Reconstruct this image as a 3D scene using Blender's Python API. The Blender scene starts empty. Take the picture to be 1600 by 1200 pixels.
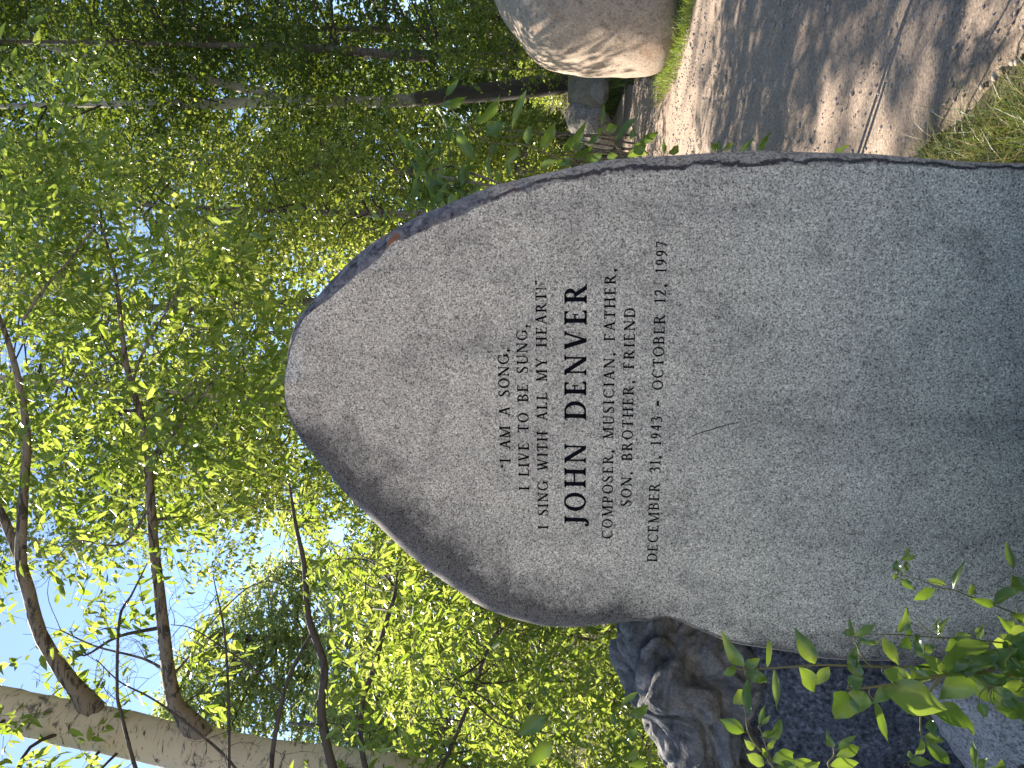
import bpy, math, random
import numpy as np
from mathutils import Vector, noise as mn

random.seed(7)
rng = np.random.default_rng(11)
scene = bpy.context.scene
COL = scene.collection

# ------------------------------------------------------------------ camera
CAMP = np.array([0.0, 0.0, 1.4]); FPX = 1200.0
PITCH = math.atan(30 / 1200)
RI = np.array([1.0, 0, 0]); FW = np.array([0, math.cos(PITCH), math.sin(PITCH)]); UP = np.array([0, -math.sin(PITCH), math.cos(PITCH)])
cd = bpy.data.cameras.new('camera'); cam = bpy.data.objects.new('camera', cd); COL.objects.link(cam)
cd.sensor_width = 36; cd.sensor_fit = 'HORIZONTAL'; cd.lens = 36 * FPX / 1600; cd.clip_start = 0.05; cd.clip_end = 2000
from mathutils import Matrix
X, Y, Z = -UP, RI, -FW            # the photograph was taken with the camera on its side
cam.matrix_world = Matrix(((X[0], Y[0], Z[0], CAMP[0]), (X[1], Y[1], Z[1], CAMP[1]), (X[2], Y[2], Z[2], CAMP[2]), (0, 0, 0, 1)))
scene.camera = cam

# ------------------------------------------------------------------ sky, sun, exposure
SUN_EL, SUN_AZ = math.radians(46), math.radians(-34)     # azimuth from +Y, negative to the left
world = bpy.data.worlds.new('World'); scene.world = world; world.use_nodes = True
wn = world.node_tree.nodes; wl = world.node_tree.links
sky = wn.new('ShaderNodeTexSky'); sky.sky_type = 'NISHITA'; sky.sun_disc = False
sky.sun_elevation = SUN_EL; sky.sun_rotation = SUN_AZ; sky.altitude = 2400; sky.air_density = 1.0; sky.dust_density = 0.3
wl.new(sky.outputs[0], wn['Background'].inputs[0]); wn['Background'].inputs[1].default_value = 0.095
sd = bpy.data.lights.new('sun', 'SUN'); sun = bpy.data.objects.new('sun', sd); COL.objects.link(sun)
sd.energy = 5.0; sd.angle = math.radians(0.5); sd.color = (1.0, 0.93, 0.82)
sdir = Vector((math.sin(SUN_AZ) * math.cos(SUN_EL), math.cos(SUN_AZ) * math.cos(SUN_EL), math.sin(SUN_EL)))
sun.rotation_euler = sdir.to_track_quat('Z', 'Y').to_euler(); sun.location = sdir * 50
vs = scene.view_settings; vs.view_transform = 'Standard'; vs.look = 'None'; vs.gamma = 1; vs.exposure = 1.72; vs.use_white_balance = True; vs.white_balance_temperature = 6600; vs.white_balance_tint = 10
scene.cycles.max_bounces = 8; scene.cycles.transmission_bounces = 6; scene.cycles.diffuse_bounces = 4

# ------------------------------------------------------------------ helpers
def at(px, py, d):
    return CAMP + d * (FW + RI * (600 - py) / FPX + UP * (800 - px) / FPX)
def at_np(px, py, d):
    px = np.asarray(px, float); py = np.asarray(py, float); d = np.asarray(d, float)
    return CAMP + d[:, None] * (FW + RI * ((600 - py) / FPX)[:, None] + UP * ((800 - px) / FPX)[:, None])
def sstep(a, b, x):
    t = np.clip((x - a) / (b - a), 0, 1); return t * t * (3 - 2 * t)
def hgt(x, y):
    z = 0.95 * sstep(13.2, 17.0, y + 0.25 * np.maximum(-x, 0)) + 2.6 * sstep(18, 40, y) + 6 * sstep(40, 110, y)
    return z + 0.12 * sstep(0.4, 1.5, np.abs(x - 2.4) - 2.0)
def norm(v):
    return v / np.maximum(np.linalg.norm(v, axis=-1, keepdims=True), 1e-9)

def link(o, parent=None):
    COL.objects.link(o)
    if parent is not None:
        o.parent = parent
        o.location = o.location - parent.location
    return o
def tag(o, label=None, cat=None, group=None, kind=None):
    if label: o['label'] = label
    if cat: o['category'] = cat
    if group: o['group'] = group
    if kind: o['kind'] = kind
    return o
def thing(name, loc, label, cat, group=None):
    o = bpy.data.objects.new(name, None); COL.objects.link(o); o.location = Vector(loc); o.empty_display_size = 0.1
    return tag(o, label, cat, group)
def mesh_np(name, V, F, mat, parent=None, rnd=None, smooth=False, matidx=None):
    """V (n,3), F list of arrays (m,k) or one array -> one mesh object; world coordinates"""
    if not isinstance(F, (list, tuple)): F = [F]
    V = np.asarray(V, np.float64); org = np.zeros(3)
    if parent is not None: org = np.array(parent.location)
    me = bpy.data.meshes.new(name)
    me.vertices.add(len(V)); me.vertices.foreach_set('co', (V - org).astype(np.float32).ravel())
    idx = np.concatenate([f.ravel() for f in F]).astype(np.int32)
    tot = np.concatenate([np.full(len(f), f.shape[1]) for f in F])
    st = np.concatenate([[0], np.cumsum(tot)[:-1]]).astype(np.int32)
    me.loops.add(len(idx)); me.loops.foreach_set('vertex_index', idx)
    me.polygons.add(len(st)); me.polygons.foreach_set('loop_start', st)
    if smooth: me.polygons.foreach_set('use_smooth', np.ones(len(st), bool))
    for m in (mat if isinstance(mat, (list, tuple)) else [mat]): me.materials.append(m)
    if matidx is not None: me.polygons.foreach_set('material_index', np.asarray(matidx, np.int32))
    me.update(calc_edges=True)
    if rnd is not None:
        a = me.attributes.new('rnd', 'FLOAT', 'POINT'); a.data.foreach_set('value', np.asarray(rnd, np.float32))
    o = bpy.data.objects.new(name, me)
    COL.objects.link(o)
    if parent is not None: o.parent = parent
    return o

def catmull(P, per=6):
    P = np.asarray(P, float); n = len(P)
    if n < 3: 
        t = np.linspace(0, 1, per + 1)[:, None]; return P[0] * (1 - t) + P[-1] * t
    Q = np.vstack([2 * P[0] - P[1], P, 2 * P[-1] - P[-2]]); out = []
    for i in range(1, n):
        p0, p1, p2, p3 = Q[i - 1], Q[i], Q[i + 1], Q[i + 2]
        for k in range(per):
            t = k / per
            out.append(0.5 * ((2 * p1) + (-p0 + p2) * t + (2 * p0 - 5 * p1 + 4 * p2 - p3) * t * t + (-p0 + 3 * p1 - 3 * p2 + p3) * t ** 3))
    out.append(P[-1]); return np.array(out)

class Tubes:
    def __init__(s): s.V = []; s.F = []; s.n = 0
    def add(s, pts, rad, sides=8, per=5, wob=0.0):
        A = catmull(np.column_stack([np.asarray(pts, float), np.asarray(rad, float)]), per)
        P, R = A[:, :3], np.maximum(A[:, 3], 0.0006)
        T = norm(np.gradient(P, axis=0)); ref = np.array([0.31, 0.2, 0.93])
        U = norm(np.cross(T, ref)); W = np.cross(T, U)
        a = np.linspace(0, 2 * math.pi, sides, endpoint=False)
        rr = R[:, None] * (1 + wob * rng.standard_normal((len(P), sides)))
        ring = P[:, None, :] + rr[..., None] * (np.cos(a)[None, :, None] * U[:, None, :] + np.sin(a)[None, :, None] * W[:, None, :])
        k = len(P); i = np.arange(k - 1)[:, None] * sides; j = np.arange(sides)[None, :]; j2 = (j + 1) % sides
        s.V.append(ring.reshape(-1, 3))
        s.F.append((np.stack([i + j, i + j2, i + sides + j2, i + sides + j], -1).reshape(-1, 4)) + s.n)
        s.n += k * sides
        return P, R
    def build(s, name, mat, parent=None):
        return mesh_np(name, np.vstack(s.V), np.vstack(s.F), mat, parent, smooth=True)

# ------------------------------------------------------------------ materials
def mat_new(name):
    m = bpy.data.materials.new(name); m.use_nodes = True; nt = m.node_tree
    return m, nt, nt.nodes['Principled BSDF'], nt.nodes['Material Output']
def N(nt, t, **kw):
    n = nt.nodes.new(t)
    for k, v in kw.items():
        if k in n.inputs: n.inputs[k].default_value = v
        else: setattr(n, k, v)
    return n
def noise_n(nt, scale, detail=4, rough=0.55, vec=None, dist=0.0):
    n = N(nt, 'ShaderNodeTexNoise'); n.inputs['Scale'].default_value = scale; n.inputs['Detail'].default_value = detail
    n.inputs['Roughness'].default_value = rough; n.inputs['Distortion'].default_value = dist
    if vec is not None: nt.links.new(vec, n.inputs['Vector'])
    return n.outputs['Fac']
def ramp(nt, fac, stops, interp='LINEAR'):
    r = N(nt, 'ShaderNodeValToRGB'); e = r.color_ramp.elements; r.color_ramp.interpolation = interp
    while len(e) < len(stops): e.new(0.5)
    for el, (p, c) in zip(e, stops): el.position = p; el.color = (*c, 1) if len(c) == 3 else c
    nt.links.new(fac, r.inputs[0]); return r.outputs[0]
def mix(nt, a, b, fac, mode='MIX'):
    m = N(nt, 'ShaderNodeMix', data_type='RGBA', blend_type=mode)
    for s, v in ((m.inputs[6], a), (m.inputs[7], b)):
        if isinstance(v, tuple): s.default_value = (*v, 1)
        else: nt.links.new(v, s)
    if isinstance(fac, (int, float)): m.inputs[0].default_value = fac
    else: nt.links.new(fac, m.inputs[0])
    return m.outputs[2]
def bump(nt, bsdf, h, strength, dist):
    b = N(nt, 'ShaderNodeBump'); b.inputs['Strength'].default_value = strength; b.inputs['Distance'].default_value = dist
    nt.links.new(h, b.inputs['Height']); nt.links.new(b.outputs[0], bsdf.inputs['Normal'])
def objco(nt, scale=(1, 1, 1)):
    tc = N(nt, 'ShaderNodeTexCoord'); mp = N(nt, 'ShaderNodeMapping'); mp.inputs['Scale'].default_value = scale
    nt.links.new(tc.outputs['Object'], mp.inputs[0]); return mp.outputs[0]

def granite(name, dark, mid, light, s1=210, tint=None, mott=0.5, bmp=0.25, stain=None, stain_s=2.5, stretch=(1, 1, 1), big=1.6, edge=0.5, weather_shade=False, rim=False):
    m, nt, b, out = mat_new(name); co = objco(nt, stretch)
    g = noise_n(nt, s1, 2, 0.6, co)
    c = ramp(nt, g, [(0.36, dark), (0.46, mid), (0.54, mid), (0.66, light)])
    g2 = noise_n(nt, s1 * 0.4, 2, 0.6, co)
    c = mix(nt, c, ramp(nt, g2, [(0.36, (0.45, 0.45, 0.46)), (0.48, (1, 1, 1))]), 0.55, 'MULTIPLY')
    g3 = noise_n(nt, 9, 6, 0.65, co, 0.6)
    c = mix(nt, c, ramp(nt, g3, [(0.3, (0.55, 0.55, 0.56)), (0.5, (1, 1, 1)), (0.72, (1.12, 1.12, 1.1))]), mott, 'MULTIPLY')
    g4 = noise_n(nt, big, 4, 0.6, co, 0.3)
    c = mix(nt, c, ramp(nt, g4, [(0.3, (0.68, 0.69, 0.71)), (0.6, (1, 1, 1))]), mott, 'MULTIPLY')
    if stain:
        g5 = noise_n(nt, stain_s, 8, 0.7, co, 1.2)
        c = mix(nt, c, stain, ramp(nt, g5, [(edge, (0, 0, 0)), (edge + 0.14, (0.85, 0.85, 0.85))]))
    if rim:         # cracked line between the sawn face and the natural skin, lichen on the upper part
        ar = N(nt, 'ShaderNodeAttribute', attribute_name='rnd'); a2 = N(nt, 'ShaderNodeMath', operation='MULTIPLY_ADD')
        nt.links.new(noise_n(nt, 13, 6, 0.72, co, 0.8), a2.inputs[0]); a2.inputs[1].default_value = 1.25; nt.links.new(ar.outputs['Fac'], a2.inputs[2])
        c = mix(nt, c, (0.032, 0.028, 0.032), ramp(nt, a2.outputs[0], [(0.70, (0, 0, 0)), (0.78, (0.9, 0.9, 0.9)), (0.93, (0.9, 0.9, 0.9)), (1.0, (0, 0, 0))]))
        sz_ = N(nt, 'ShaderNodeSeparateXYZ'); nt.links.new(co, sz_.inputs[0]); a3 = N(nt, 'ShaderNodeMath', operation='MULTIPLY_ADD')
        nt.links.new(noise_n(nt, 6, 6, 0.7, co, 0.8), a3.inputs[0]); a3.inputs[1].default_value = 1.1; nt.links.new(sz_.outputs[2], a3.inputs[2])
        li = mix(nt, (0.035, 0.033, 0.04), (0.27, 0.25, 0.26), ramp(nt, noise_n(nt, 34, 6, 0.75, co, 0.6), [(0.38, (0, 0, 0)), (0.62, (1, 1, 1))]))
        li = mix(nt, li, (0.30, 0.11, 0.035), ramp(nt, noise_n(nt, 17, 3, 0.6, co), [(0.60, (0, 0, 0)), (0.64, (0.8, 0.8, 0.8))]))
        c = mix(nt, c, li, N(nt, 'ShaderNodeMapRange').outputs[0])
        mr = nt.nodes[-1] if False else [q for q in nt.nodes if q.bl_idname == 'ShaderNodeMapRange'][-1]; nt.links.new(a3.outputs[0], mr.inputs[0]); mr.inputs[1].default_value = 1.95; mr.inputs[2].default_value = 2.2
    if weather_shade:
        g6 = noise_n(nt, 1.0, 6, 0.68, objco(nt, (7.5, 7.5, 1.1)), 0.5)          # faint vertical weathering streaks
        c = mix(nt, c, ramp(nt, g6, [(0.34, (0.62, 0.63, 0.65)), (0.52, (1, 1, 1))]), 0.55, 'MULTIPLY')
        g7 = noise_n(nt, 28, 7, 0.72, co, 1.2)                                     # small dark scuffs
        c = mix(nt, c, ramp(nt, g7, [(0.31, (0.4, 0.41, 0.43)), (0.40, (1, 1, 1))]), 0.8, 'MULTIPLY')
    if weather_shade:      # edge band: weathered surface plus painted shade that dulls the sunlit rim
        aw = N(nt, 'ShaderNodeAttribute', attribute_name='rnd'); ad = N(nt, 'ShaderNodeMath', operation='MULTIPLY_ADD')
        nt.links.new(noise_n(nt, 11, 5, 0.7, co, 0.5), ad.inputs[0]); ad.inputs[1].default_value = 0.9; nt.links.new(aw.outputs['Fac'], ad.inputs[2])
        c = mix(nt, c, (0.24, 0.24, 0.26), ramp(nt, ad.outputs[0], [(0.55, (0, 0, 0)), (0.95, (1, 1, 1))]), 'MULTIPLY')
    nt.links.new(c, b.inputs['Base Color']); b.inputs['Roughness'].default_value = 0.82; b.inputs['Specular IOR Level'].default_value = 0.3
    h = mix(nt, noise_n(nt, s1, 3, 0.7, co), noise_n(nt, 22, 6, 0.65, co), 0.6)
    bump(nt, b, h, bmp, 0.02)
    return m

M = {}
M['face'] = granite('sawn_granite', (0.15, 0.122, 0.094), (0.57, 0.48, 0.385), (0.95, 0.82, 0.67), 250, mott=0.6, bmp=0.06, big=1.5, weather_shade=True)
M['rim'] = granite('broken_granite_edge', (0.16, 0.13, 0.11), (0.40, 0.33, 0.275), (0.56, 0.47, 0.40), 130, mott=0.5, bmp=0.9, rim=True)
M['tan'] = granite('tan_granite', (0.34, 0.255, 0.19), (0.46, 0.355, 0.272), (0.57, 0.455, 0.36), 85, mott=0.6, bmp=0.55, stain=(0.27, 0.15, 0.09), stain_s=1.9, edge=0.56, big=1.1)
M['grey'] = granite('grey_granite', (0.12, 0.10, 0.09), (0.34, 0.30, 0.265), (0.5, 0.45, 0.41), 50, mott=0.8, bmp=0.7)
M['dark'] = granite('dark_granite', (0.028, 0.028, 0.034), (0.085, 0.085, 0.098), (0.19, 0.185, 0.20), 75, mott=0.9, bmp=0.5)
M['warm'] = granite('warm_granite', (0.20, 0.165, 0.14), (0.46, 0.39, 0.335), (0.62, 0.54, 0.47), 130, mott=0.7, bmp=0.6)
M['red'] = granite('red_sandstone', (0.2, 0.08, 0.06), (0.4, 0.2, 0.16), (0.5, 0.3, 0.25), 40, mott=0.6, bmp=0.4)

def gnarl_mat():
    m, nt, b, out = mat_new('gnarled_rock'); co = objco(nt, (1, 1, 1))
    g = noise_n(nt, 6, 9, 0.68, co, 1.4)
    c = ramp(nt, g, [(0.3, (0.035, 0.032, 0.032)), (0.46, (0.14, 0.128, 0.122)), (0.56, (0.26, 0.236, 0.22)), (0.66, (0.36, 0.32, 0.285))])
    mus = N(nt, 'ShaderNodeTexWave', wave_type='BANDS'); mus.inputs['Scale'].default_value = 4; mus.inputs['Distortion'].default_value = 16
    mus.inputs['Detail'].default_value = 5; mus.inputs['Detail Scale'].default_value = 0.8; nt.links.new(co, mus.inputs['Vector'])
    c = mix(nt, c, ramp(nt, mus.outputs['Fac'], [(0.0, (0.3, 0.3, 0.33)), (0.25, (1, 1, 1))]), 0.12, 'MULTIPLY')
    c = mix(nt, c, (0.12, 0.075, 0.05), ramp(nt, noise_n(nt, 3.2, 4, 0.6, co, 0.8), [(0.58, (0, 0, 0)), (0.74, (0.6, 0.6, 0.6))]))
    c = mix(nt, c, ramp(nt, noise_n(nt, 110, 3, 0.7, co), [(0.35, (0.55, 0.55, 0.55)), (0.6, (1.1, 1.1, 1.1))]), 0.7, 'MULTIPLY')
    nt.links.new(c, b.inputs['Base Color']); b.inputs['Roughness'].default_value = 0.75
    h = mix(nt, noise_n(nt, 7, 8, 0.72, co, 1.2), noise_n(nt, 30, 8, 0.7, co, 0.6), 0.5); bump(nt, b, h, 1.0, 0.05)
    return m
M['gnarl'] = gnarl_mat()

def flat_mat(name, col, rough=0.7, var=0.3, s=30):
    m, nt, b, out = mat_new(name); co = objco(nt)
    c = mix(nt, tuple(x * (1 - var) for x in col), tuple(min(1, x * (1 + var)) for x in col), noise_n(nt, s, 4, 0.6, co))
    nt.links.new(c, b.inputs['Base Color']); b.inputs['Roughness'].default_value = rough; return m
M['ink'] = flat_mat('blackened_engraving', (0.005, 0.005, 0.008), 0.9, 0.5, 160); M['ink'].node_tree.nodes['Principled BSDF'].inputs['Specular IOR Level'].default_value = 0.08

def bark(name, pale, dark, low=None, zlow=0, scar=0.5):
    m, nt, b, out = mat_new(name); co = objco(nt, (1, 1, 1))
    c = mix(nt, tuple(x * 0.72 for x in pale), pale, noise_n(nt, 7, 5, 0.6, co))
    tc = objco(nt, (6, 6, 26)); sc = noise_n(nt, 1.4, 5, 0.7, tc, 0.8)
    scm = ramp(nt, sc, [(scar + 0.10, (0, 0, 0)), (scar + 0.17, (1, 1, 1))])
    c = mix(nt, c, dark, scm)
    kn = ramp(nt, noise_n(nt, 3.3, 7, 0.75, co, 1.6), [(0.565, (0, 0, 0)), (0.63, (0.9, 0.9, 0.9))]); c = mix(nt, c, dark, kn)
    if low:
        geo = N(nt, 'ShaderNodeNewGeometry'); sp = N(nt, 'ShaderNodeSeparateXYZ'); nt.links.new(geo.outputs['Position'], sp.inputs[0])
        ad = N(nt, 'ShaderNodeMath', operation='MULTIPLY_ADD'); nt.links.new(noise_n(nt, 2.5, 4, 0.6, co), ad.inputs[0]); ad.inputs[1].default_value = 2.4; nt.links.new(sp.outputs[2], ad.inputs[2])
        f = N(nt, 'ShaderNodeMapRange'); nt.links.new(ad.outputs[0], f.inputs[0]); f.inputs[1].default_value = zlow; f.inputs[2].default_value = zlow + 0.9; f.inputs[3].default_value = 1; f.inputs[4].default_value = 0
        lowc = mix(nt, tuple(x * 0.35 for x in low), tuple(x * 1.5 for x in low), noise_n(nt, 1, 5, 0.7, objco(nt, (22, 22, 5)), 0.5))
        c = mix(nt, c, lowc, f.outputs[0])
    nt.links.new(c, b.inputs['Base Color']); b.inputs['Roughness'].default_value = 0.85
    bump(nt, b, mix(nt, sc, noise_n(nt, 40, 5, 0.7, co), 0.5), 0.5, 0.02); return m
M['aspen'] = bark('pale_aspen_bark', (0.60, 0.49, 0.345), (0.06, 0.05, 0.042), scar=0.47)
M['aspen_low'] = bark('aspen_bark_rough_below', (0.56, 0.51, 0.42), (0.07, 0.06, 0.05), (0.085, 0.066, 0.05), 4.7, scar=0.53)
M['rough'] = bark('rough_brown_bark', (0.13, 0.10, 0.075), (0.03, 0.025, 0.02), scar=0.42)
M['limb'] = bark('grey_limb_bark', (0.23, 0.185, 0.145), (0.045, 0.037, 0.03), scar=0.40)
M['twig'] = flat_mat('dark_twig', (0.05, 0.036, 0.028), 0.8, 0.5, 20)
M['darkbark'] = bark('dark_sapling_bark', (0.085, 0.065, 0.052), (0.02, 0.016, 0.014), scar=0.45)
M['stem'] = flat_mat('green_brown_stem', (0.13, 0.11, 0.035), 0.6, 0.4, 15)

def leaf_mat(name, ca, cb, ta, tb, tr=0.5, rough=0.36, spec=0.5):
    m, nt, b, out = mat_new(name)
    at_ = N(nt, 'ShaderNodeAttribute', attribute_name='rnd')
    nt.links.new(mix(nt, ca, cb, at_.outputs['Fac']), b.inputs['Base Color'])
    b.inputs['Roughness'].default_value = rough; b.inputs['Specular IOR Level'].default_value = spec
    t = N(nt, 'ShaderNodeBsdfTranslucent'); nt.links.new(mix(nt, ta, tb, at_.outputs['Fac']), t.inputs[0])
    ms = N(nt, 'ShaderNodeMixShader'); ms.inputs[0].default_value = tr
    nt.links.new(b.outputs[0], ms.inputs[1]); nt.links.new(t.outputs[0], ms.inputs[2]); nt.links.new(ms.outputs[0], out.inputs[0]); return m
M['lf_near'] = leaf_mat('cottonwood_leaf', (0.05, 0.10, 0.022), (0.10, 0.16, 0.035), (0.25, 0.37, 0.02), (0.56, 0.63, 0.12), 0.5, 0.24)
M['lf_mid'] = leaf_mat('aspen_leaf', (0.05, 0.10, 0.022), (0.11, 0.16, 0.03), (0.26, 0.36, 0.02), (0.60, 0.62, 0.13), 0.52, 0.24)
M['lf_shade'] = leaf_mat('shade_dark_aspen_leaf', (0.04, 0.085, 0.025), (0.07, 0.12, 0.03), (0.14, 0.22, 0.02), (0.28, 0.34, 0.03), 0.42)  # aspen leaf darkened: the crowns' own shade is put into its colour
M['lf_haze'] = leaf_mat('haze_pale_cottonwood_leaf', (0.15, 0.20, 0.075), (0.20, 0.255, 0.10), (0.42, 0.50, 0.14), (0.54, 0.60, 0.2), 0.57, 0.5)  # leaf colour lightened to stand in for distant haze
M['lf_shoot'] = leaf_mat('shoot_leaf', (0.065, 0.12, 0.03), (0.13, 0.19, 0.055), (0.15, 0.25, 0.02), (0.34, 0.43, 0.05), 0.42, 0.25)
M['grass'] = leaf_mat('grass_blade', (0.05, 0.10, 0.02), (0.28, 0.21, 0.08), (0.16, 0.27, 0.02), (0.36, 0.28, 0.10), 0.35, 0.45)
M['grass_far'] = leaf_mat('bank_grass_blade', (0.08, 0.13, 0.03), (0.17, 0.19, 0.06), (0.25, 0.36, 0.04), (0.42, 0.46, 0.08), 0.45, 0.5)

def gravel_mat(name, a, b_, c_):
    m, nt, b, out = mat_new(name); co = objco(nt)
    c = mix(nt, a, b_, ramp(nt, noise_n(nt, 1.1, 7, 0.65, co, 0.4), [(0.35, (0, 0, 0)), (0.65, (1, 1, 1))]))
    c = mix(nt, c, ramp(nt, noise_n(nt, 70, 5, 0.75, co), [(0.36, (0.4, 0.38, 0.37)), (0.5, (1, 1, 1)), (0.64, (1.4, 1.38, 1.35))]), 0.85, 'MULTIPLY')
    vo = N(nt, 'ShaderNodeTexVoronoi'); vo.inputs['Scale'].default_value = 38; nt.links.new(co, vo.inputs['Vector'])
    c = mix(nt, c, c_, ramp(nt, vo.outputs['Distance'], [(0.1, (0.45, 0.45, 0.45)), (0.22, (0, 0, 0))]))
    nt.links.new(c, b.inputs['Base Color']); b.inputs['Roughness'].default_value = 0.92; b.inputs['Specular IOR Level'].default_value = 0.2
    bump(nt, b, mix(nt, noise_n(nt, 60, 6, 0.75, co), noise_n(nt, 9, 5, 0.6, co), 0.35), 0.8, 0.03); return m
M['path'] = gravel_mat('crushed_granite_path', (0.29, 0.22, 0.168), (0.40, 0.308, 0.238), (0.47, 0.39, 0.315))
M['soil'] = gravel_mat('forest_soil', (0.06, 0.055, 0.03), (0.13, 0.115, 0.06), (0.17, 0.15, 0.09))

# ------------------------------------------------------------------ ground and path
def axis(fine0, fine1, step, lo, hi):
    a = list(np.arange(fine0, fine1 + 1e-6, step)); s = step; v = fine1
    while v < hi: s *= 1.25; v += s; a.append(v)
    s = step; v = fine0
    while v > lo: s *= 1.25; v -= s; a.insert(0, v)
    return np.array(a)
def path_edges(y):
    l = np.interp(y, [-40, -2.5, -1, 0.3, 2, 3, 5, 9, 13, 16, 20], [-16, -12, -3, 0.6, 0.9, 0.8, 0.7, 0.7, 0.6, 1.0, 2.5])  # behind the camera: added wide clearing that bounces sunlight onto the slab
    r = np.interp(y, [-40, -3, 0, 5, 6.0, 6.7, 7.6, 9, 11, 13, 16, 20], [18, 14, 6.0, 5.0, 4.2, 3.2, 3.1, 3.6, 4.3, 4.6, 4.7, 5.5])
    return l, r
gx = axis(-12, 12, 0.3, -600, 600); gy = axis(-1, 26, 0.3, -300, 900)
GX, GY = np.meshgrid(gx, gy); GZ = hgt(GX, GY)
GZ = GZ + np.vectorize(lambda x, y: 0.05 * mn.noise((x * 0.9, y * 0.9, 3)))(GX, GY) * sstep(0.3, 1.0, np.abs(GX - 2.4) - 2.2)
el, er = path_edges(GY); GZ = GZ - 0.09 * sstep(0.1, 0.5, np.minimum(GX - el, er - GX)) * ((GY > -33) & (GY < 17.5))
nx, ny = len(gx), len(gy)
ii = (np.arange(ny - 1)[:, None] * nx + np.arange(nx - 1)[None, :]).ravel()
gf = np.stack([ii, ii + 1, ii + nx + 1, ii + nx], -1)
tag(mesh_np('ground', np.stack([GX, GY, GZ], -1).reshape(-1, 3), gf, M['soil'], smooth=True), kind='structure')

py_ = np.arange(-34, 18.01, 0.1); l, r = path_edges(py_)
wob = np.array([[mn.noise((y * 1.3, k * 9.1, 0)) * 0.12 + mn.noise((y * 5, k * 9.1, 4)) * 0.04 for y in py_] for k in (1, 2)])
l = l + wob[0]; r = r + wob[1]; U = np.linspace(0, 1, 61)
PX = l[:, None] * (1 - U) + r[:, None] * U; PY = np.repeat(py_[:, None], 61, 1)
PZ = hgt(PX, PY) + 0.012 + np.vectorize(lambda x, y: 0.018 * mn.noise((x * 1.6, y * 1.6, 9)) + 0.008 * mn.noise((x * 7, y * 7, 2)))(PX, PY) * (4 * U * (1 - U)) ** 0.5
PZ[:, 0] -= 0.06; PZ[:, -1] -= 0.06
k = (np.arange(len(py_) - 1)[:, None] * 61 + np.arange(60)[None, :]).ravel()
tag(mesh_np('path', np.stack([PX, PY, PZ], -1).reshape(-1, 3), np.stack([k, k + 1, k + 62, k + 61], -1), M['path'], smooth=True), kind='structure')

# loose gravel lying on the path
ICO = None
def ico(sub):
    import bmesh
    bm = bmesh.new(); bmesh.ops.create_icosphere(bm, subdivisions=sub, radius=1.0)
    V = np.array([v.co for v in bm.verts]); F_ = np.array([[v.index for v in f.verts] for f in bm.faces]); bm.free(); return V, F_
iv, if_ = ico(1)
n = 9000
yy = 1.9 + 9 * rng.random(n) ** 1.8; l, r = path_edges(yy); xx = l + (r - l) * rng.random(n)
sz = 0.003 + 0.009 * rng.random(n) ** 4 + 0.004 * (yy / 9)
c = np.stack([xx, yy, hgt(xx, yy) + 0.016], -1)
sc = sz[:, None] * (0.6 + 0.7 * rng.random((n, 3))) * np.array([1, 1, 0.7])
PV = c[:, None, :] + iv[None] * sc[:, None, :] * (1 + 0.25 * rng.standard_normal((n, len(iv), 1)))
tag(mesh_np('gravel', PV.reshape(-1, 3), (if_[None] + (np.arange(n) * len(iv))[:, None, None]).reshape(-1, 3),
    flat_mat('gravel_pebble', (0.33, 0.27, 0.23), 0.85, 0.6, 3)), 'loose crushed granite grit scattered over the beige path', 'gravel', kind='stuff')

# ------------------------------------------------------------------ outline helpers for the stones
def resample(P, n, closed=True):
    P = np.asarray(P, float); Q = np.vstack([P, P[:1]]) if closed else P
    s = np.concatenate([[0], np.cumsum(np.linalg.norm(np.diff(Q[:, :2], axis=0), axis=1))])
    t = np.linspace(0, s[-1], n, endpoint=not closed)
    return np.stack([np.interp(t, s, Q[:, i]) for i in range(Q.shape[1])], -1)
def smooth_closed(P, it=2):
    for _ in range(it): P = 0.25 * np.roll(P, 1, 0) + 0.5 * P + 0.25 * np.roll(P, -1, 0)
    return P
def strip_faces(rings, n):
    f = []
    for a in range(rings - 1):
        i = a * n + np.arange(n); j = a * n + (np.arange(n) + 1) % n
        f.append(np.stack([i, j, j + n, i + n], -1))
    return np.vstack(f)

# ------------------------------------------------------------------ the memorial stone
YAW, LEAN = math.radians(12.5), math.radians(4)
EX = np.array([math.cos(YAW), -math.sin(YAW), 0])
NF = np.array([-math.sin(YAW) * math.cos(LEAN), -math.cos(YAW) * math.cos(LEAN), math.sin(LEAN)])
EZ = np.cross(NF, EX); P0 = at(900, 620, 1.9)
def on_face(px, py):
    d = FW + RI * (600 - py) / FPX + UP * (800 - px) / FPX
    t = np.dot(P0 - CAMP, NF) / np.dot(d, NF); q = CAMP + t * d - P0
    return np.array([np.dot(q, EX), np.dot(q, EZ)])
def face_pt(a, b, out=0.0):
    return P0 + a * EX + b * EZ + out * NF
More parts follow.
